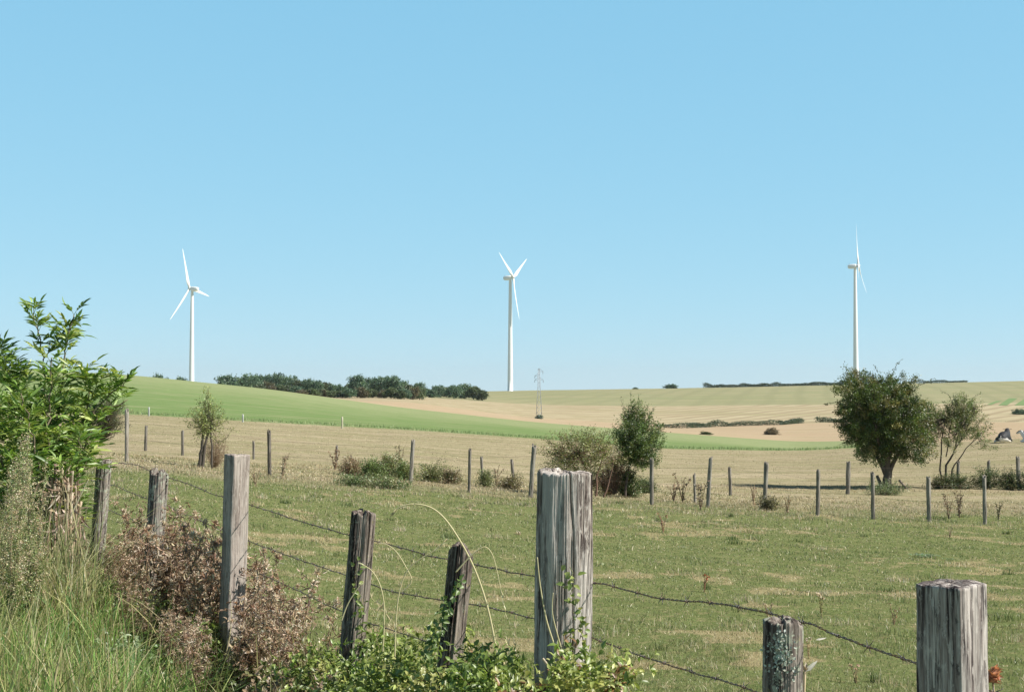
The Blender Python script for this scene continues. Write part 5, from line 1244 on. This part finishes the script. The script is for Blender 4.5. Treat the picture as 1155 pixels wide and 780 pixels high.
for k, (x, y, h, c, hd, lab) in enumerate([(748, 600, 24, RB, None, 'reddish brown dead weed alone in the pasture above the middle'), (794, 668, 22, RB, (.5, .22, .12), 'dead weed with a reddish tip in the pasture'),
    (927, 698, 30, (.30, .27, .12), (.62, .50, .34), 'weed with pale heads above the low lichen post'), (1008, 704, 24, (.38, .26, .16), None, 'small brown stalk left of the broad squared post'), (866, 695, 16, (.34, .24, .14), (.62, .5, .36), 'small brown weed just left of the low lichen post'),
    (965, 770, 22, (.34, .26, .15), (.6, .42, .3), 'tiny weed with a pink brown head right of the low lichen post'), (1071, 606, 14, (.36, .28, .18), None, 'tiny dead weed in the pasture above the broad squared post'), (912, 742, 22, (.50, .38, .22), (.66, .56, .42), 'pale dry weed against the right side of the low lichen post'),
    (770, 566, 34, (.30, .23, .15), None, 'dead stalks just right of the dark stake by the round bush'), (790, 575, 36, (.30, .23, .15), None, 'dead stalks left of the tall slanting stake'), (760, 565, 24, (.36, .25, .17), None, 'low dead stalks at the foot of the dark stake by the round bush'),
    (1070, 585, 30, (.30, .23, .15), None, 'dead stalks between the two right stakes, left bunch'), (1082, 584, 34, (.26, .19, .13), None, 'dead stalks between the two right stakes, right bunch'), (1126, 586, 22, (.28, .24, .14), None, 'dead stalk right of the pale last stake'),
    (850, 570, 26, (.36, .27, .17), None, 'dead weed left of the stake with weeds at its foot'), (888, 578, 20, (.36, .26, .16), None, 'low dead weed right of the stake with weeds at its foot'), (378, 530, 26, (.34, .23, .15), None, 'dead stalk at the left end of the low shrubs'),
    (318, 540, 30, (.34, .26, .17), None, 'dead weed right of the blackish stake'), (288, 548, 20, (.40, .30, .19), None, 'low dead weed left of the blackish stake'), (452, 528, 26, (.30, .25, .16), None, 'dead stalk rising from the row of low shrubs'), (560, 548, 24, (.34, .26, .18), None, 'dead stalk among the small bushes right of the thin dark stake')]):
    stalk_weed(lab, x, y, h, c, 10, 200 + k, lo=4.2 if y > 600 else 20, heads=hd, k_st=3 if y > 590 else 5)
def rosette(label, x, y, wpx, col, seed, n=60):
    rg = np.random.default_rng(seed); D, B = placed(x, y, 6, 60); r = wpx / 2 / F * D; t = thing('thistle_rosette', label, 'weed', tuple(B), 'pale thistle rosettes in the pasture'); mb = MB()
    c = rg.normal(0, r * .4, (n, 3)) * [1, 1, 0]; a = rg.uniform(0, 6.28, n); leaves(mb, c + [0, 0, .02], np.stack([np.cos(a), np.sin(a), rg.uniform(.1, .9, n)], 1), np.repeat([[0, 0, 1.]], n, 0), r * .4, r * .13, vary(col, n, .2, .05, rg), fold=.4, droop=.4); mb.build('leaves', M_leaf, t)
rosette('broad pale green thistle rosette in the pasture above the broad squared post', 1042, 628, 34, (.26, .34, .20), 1); rosette('smaller pale green rosette right of the broad one', 1073, 632, 18, (.24, .32, .16), 2, 30); rosette('tiny pale green rosette in the middle of the pasture', 771, 618, 12, (.40, .44, .30), 3, 20)
# curled orange leaf beside the broad squared post
rg = np.random.default_rng(5); P0 = pix(1119, 759, 3.05); mb = MB(); leaves(mb, .006 * rdir(26, rg), unit(rdir(26, rg) + [.4, 0, 0]), rdir(26, rg), .020, .012, vary((.50, .26, .14), 26, .25, .06, rg), fold=.9, droop=.7)
t = thing('dried_flower_head', 'orange brown dried flower head close to the right side of the broad squared post', 'flower head', tuple(P0)); mb.build('petals', M_leaf, t)
m2 = MB(); g = float(gz(P0[0], P0[1])); tube(m2, [(0, 0, 0), (.03, .01, -.3), (.05, .02, g - P0[2])], .0022, (.40, .30, .18), n=4); m2.build('stem', M_dry, t)
# chips of bleached wood on the grass
for k, (x, y, a, L, lab) in enumerate([(920, 725, .2, .10, 'pale wood splinter lying right of the low lichen post'), (690, 590, .1, .3, 'pale twig lying in the pasture')][:1]):
    D, B = placed(x, y, 4, 20); mb = MB(); leaves(mb, np.array([[0, 0, .03]]), np.array([[math.cos(a), 0, math.sin(a)]]), np.array([[0, -1, .4]]), L, .02, (.62, .58, .50)); o = mb.build('wood_splinter', M_bark); o.location = B; tag(o, lab, 'wood splinter')

# ragged leafy weeds between the verge grass and the elder shrub
bramble('leafy_weed', 'ragged yellow green weeds between the verge grass and the elder shrub', [(20, 650, 9.0, 34, .5), (60, 640, 9.2, 34, .5), (95, 655, 9.2, 26, .5), (5, 680, 8.2, 36, .4), (75, 690, 8.4, 34, .4)], 3000, .030, [(.20, .28, .08), (.30, .34, .12), (.42, .40, .20), (.48, .40, .26)], 88, 110, 'weed')
# pale lichen crust on the low post
T_, B_, r_, D_ = POSTS[6]
rg = np.random.default_rng(95); n = 150; c_ = pix(880, 738, D_ - r_ / .985)
q_ = np.stack([rg.normal(0, 7, n) / F * D_, np.zeros(n), rg.normal(0, 11, n) / F * D_], 1)
q_[:, 1] = r_ - np.sqrt(np.maximum(r_ ** 2 - (q_[:, 0] + c_[0] - T_[0]) ** 2, 0)) * 1.0 - .001
mb = MB(); leaves(mb, q_, unit(rdir(n, rg) * [1, .25, 1]), unit(np.array([0, -1.0, 0]) + .5 * rdir(n, rg)), rg.uniform(.004, .010, n), rg.uniform(.004, .008, n), vary((.46, .50, .42), n, .15, .03, rg), fold=.3, droop=.1)
o = mb.build('lichen', M_bark); o.location = (c_[0], T_[1] - r_, c_[2]); bpy.context.view_layer.update(); o.parent = LOWPOST; o.matrix_parent_inverse = (Matrix.Translation(LOWPOST.location) @ LOWPOST.rotation_quaternion.to_matrix().to_4x4()).inverted()
# curled pale leaf beside the low post
P0 = pix(908, 757, 3.75); mb = MB(); leaves(mb, np.zeros((3, 3)), np.array([[.8, 0, .7], [.2, .2, .9], [-.2, 0, .5]]), np.array([[0, -1, .3]] * 3), np.array([.045, .025, .02]), .012, np.array([(.72, .68, .58), (.60, .50, .36), (.5, .36, .22)]), fold=.5, droop=.2)
t = thing('dried_weed', 'dry weed with a curled whitish leaf against the right side of the low lichen post', 'weed', tuple(P0)); mb.build('leaves', M_leaf, t)
m2 = MB(); g = float(gz(P0[0], P0[1])); tube(m2, [(0, 0, 0), (-.004, .01, -.15), (.0, .02, g - P0[2])], .003, (.52, .42, .26), n=4); m2.build('stem', M_dry, t)
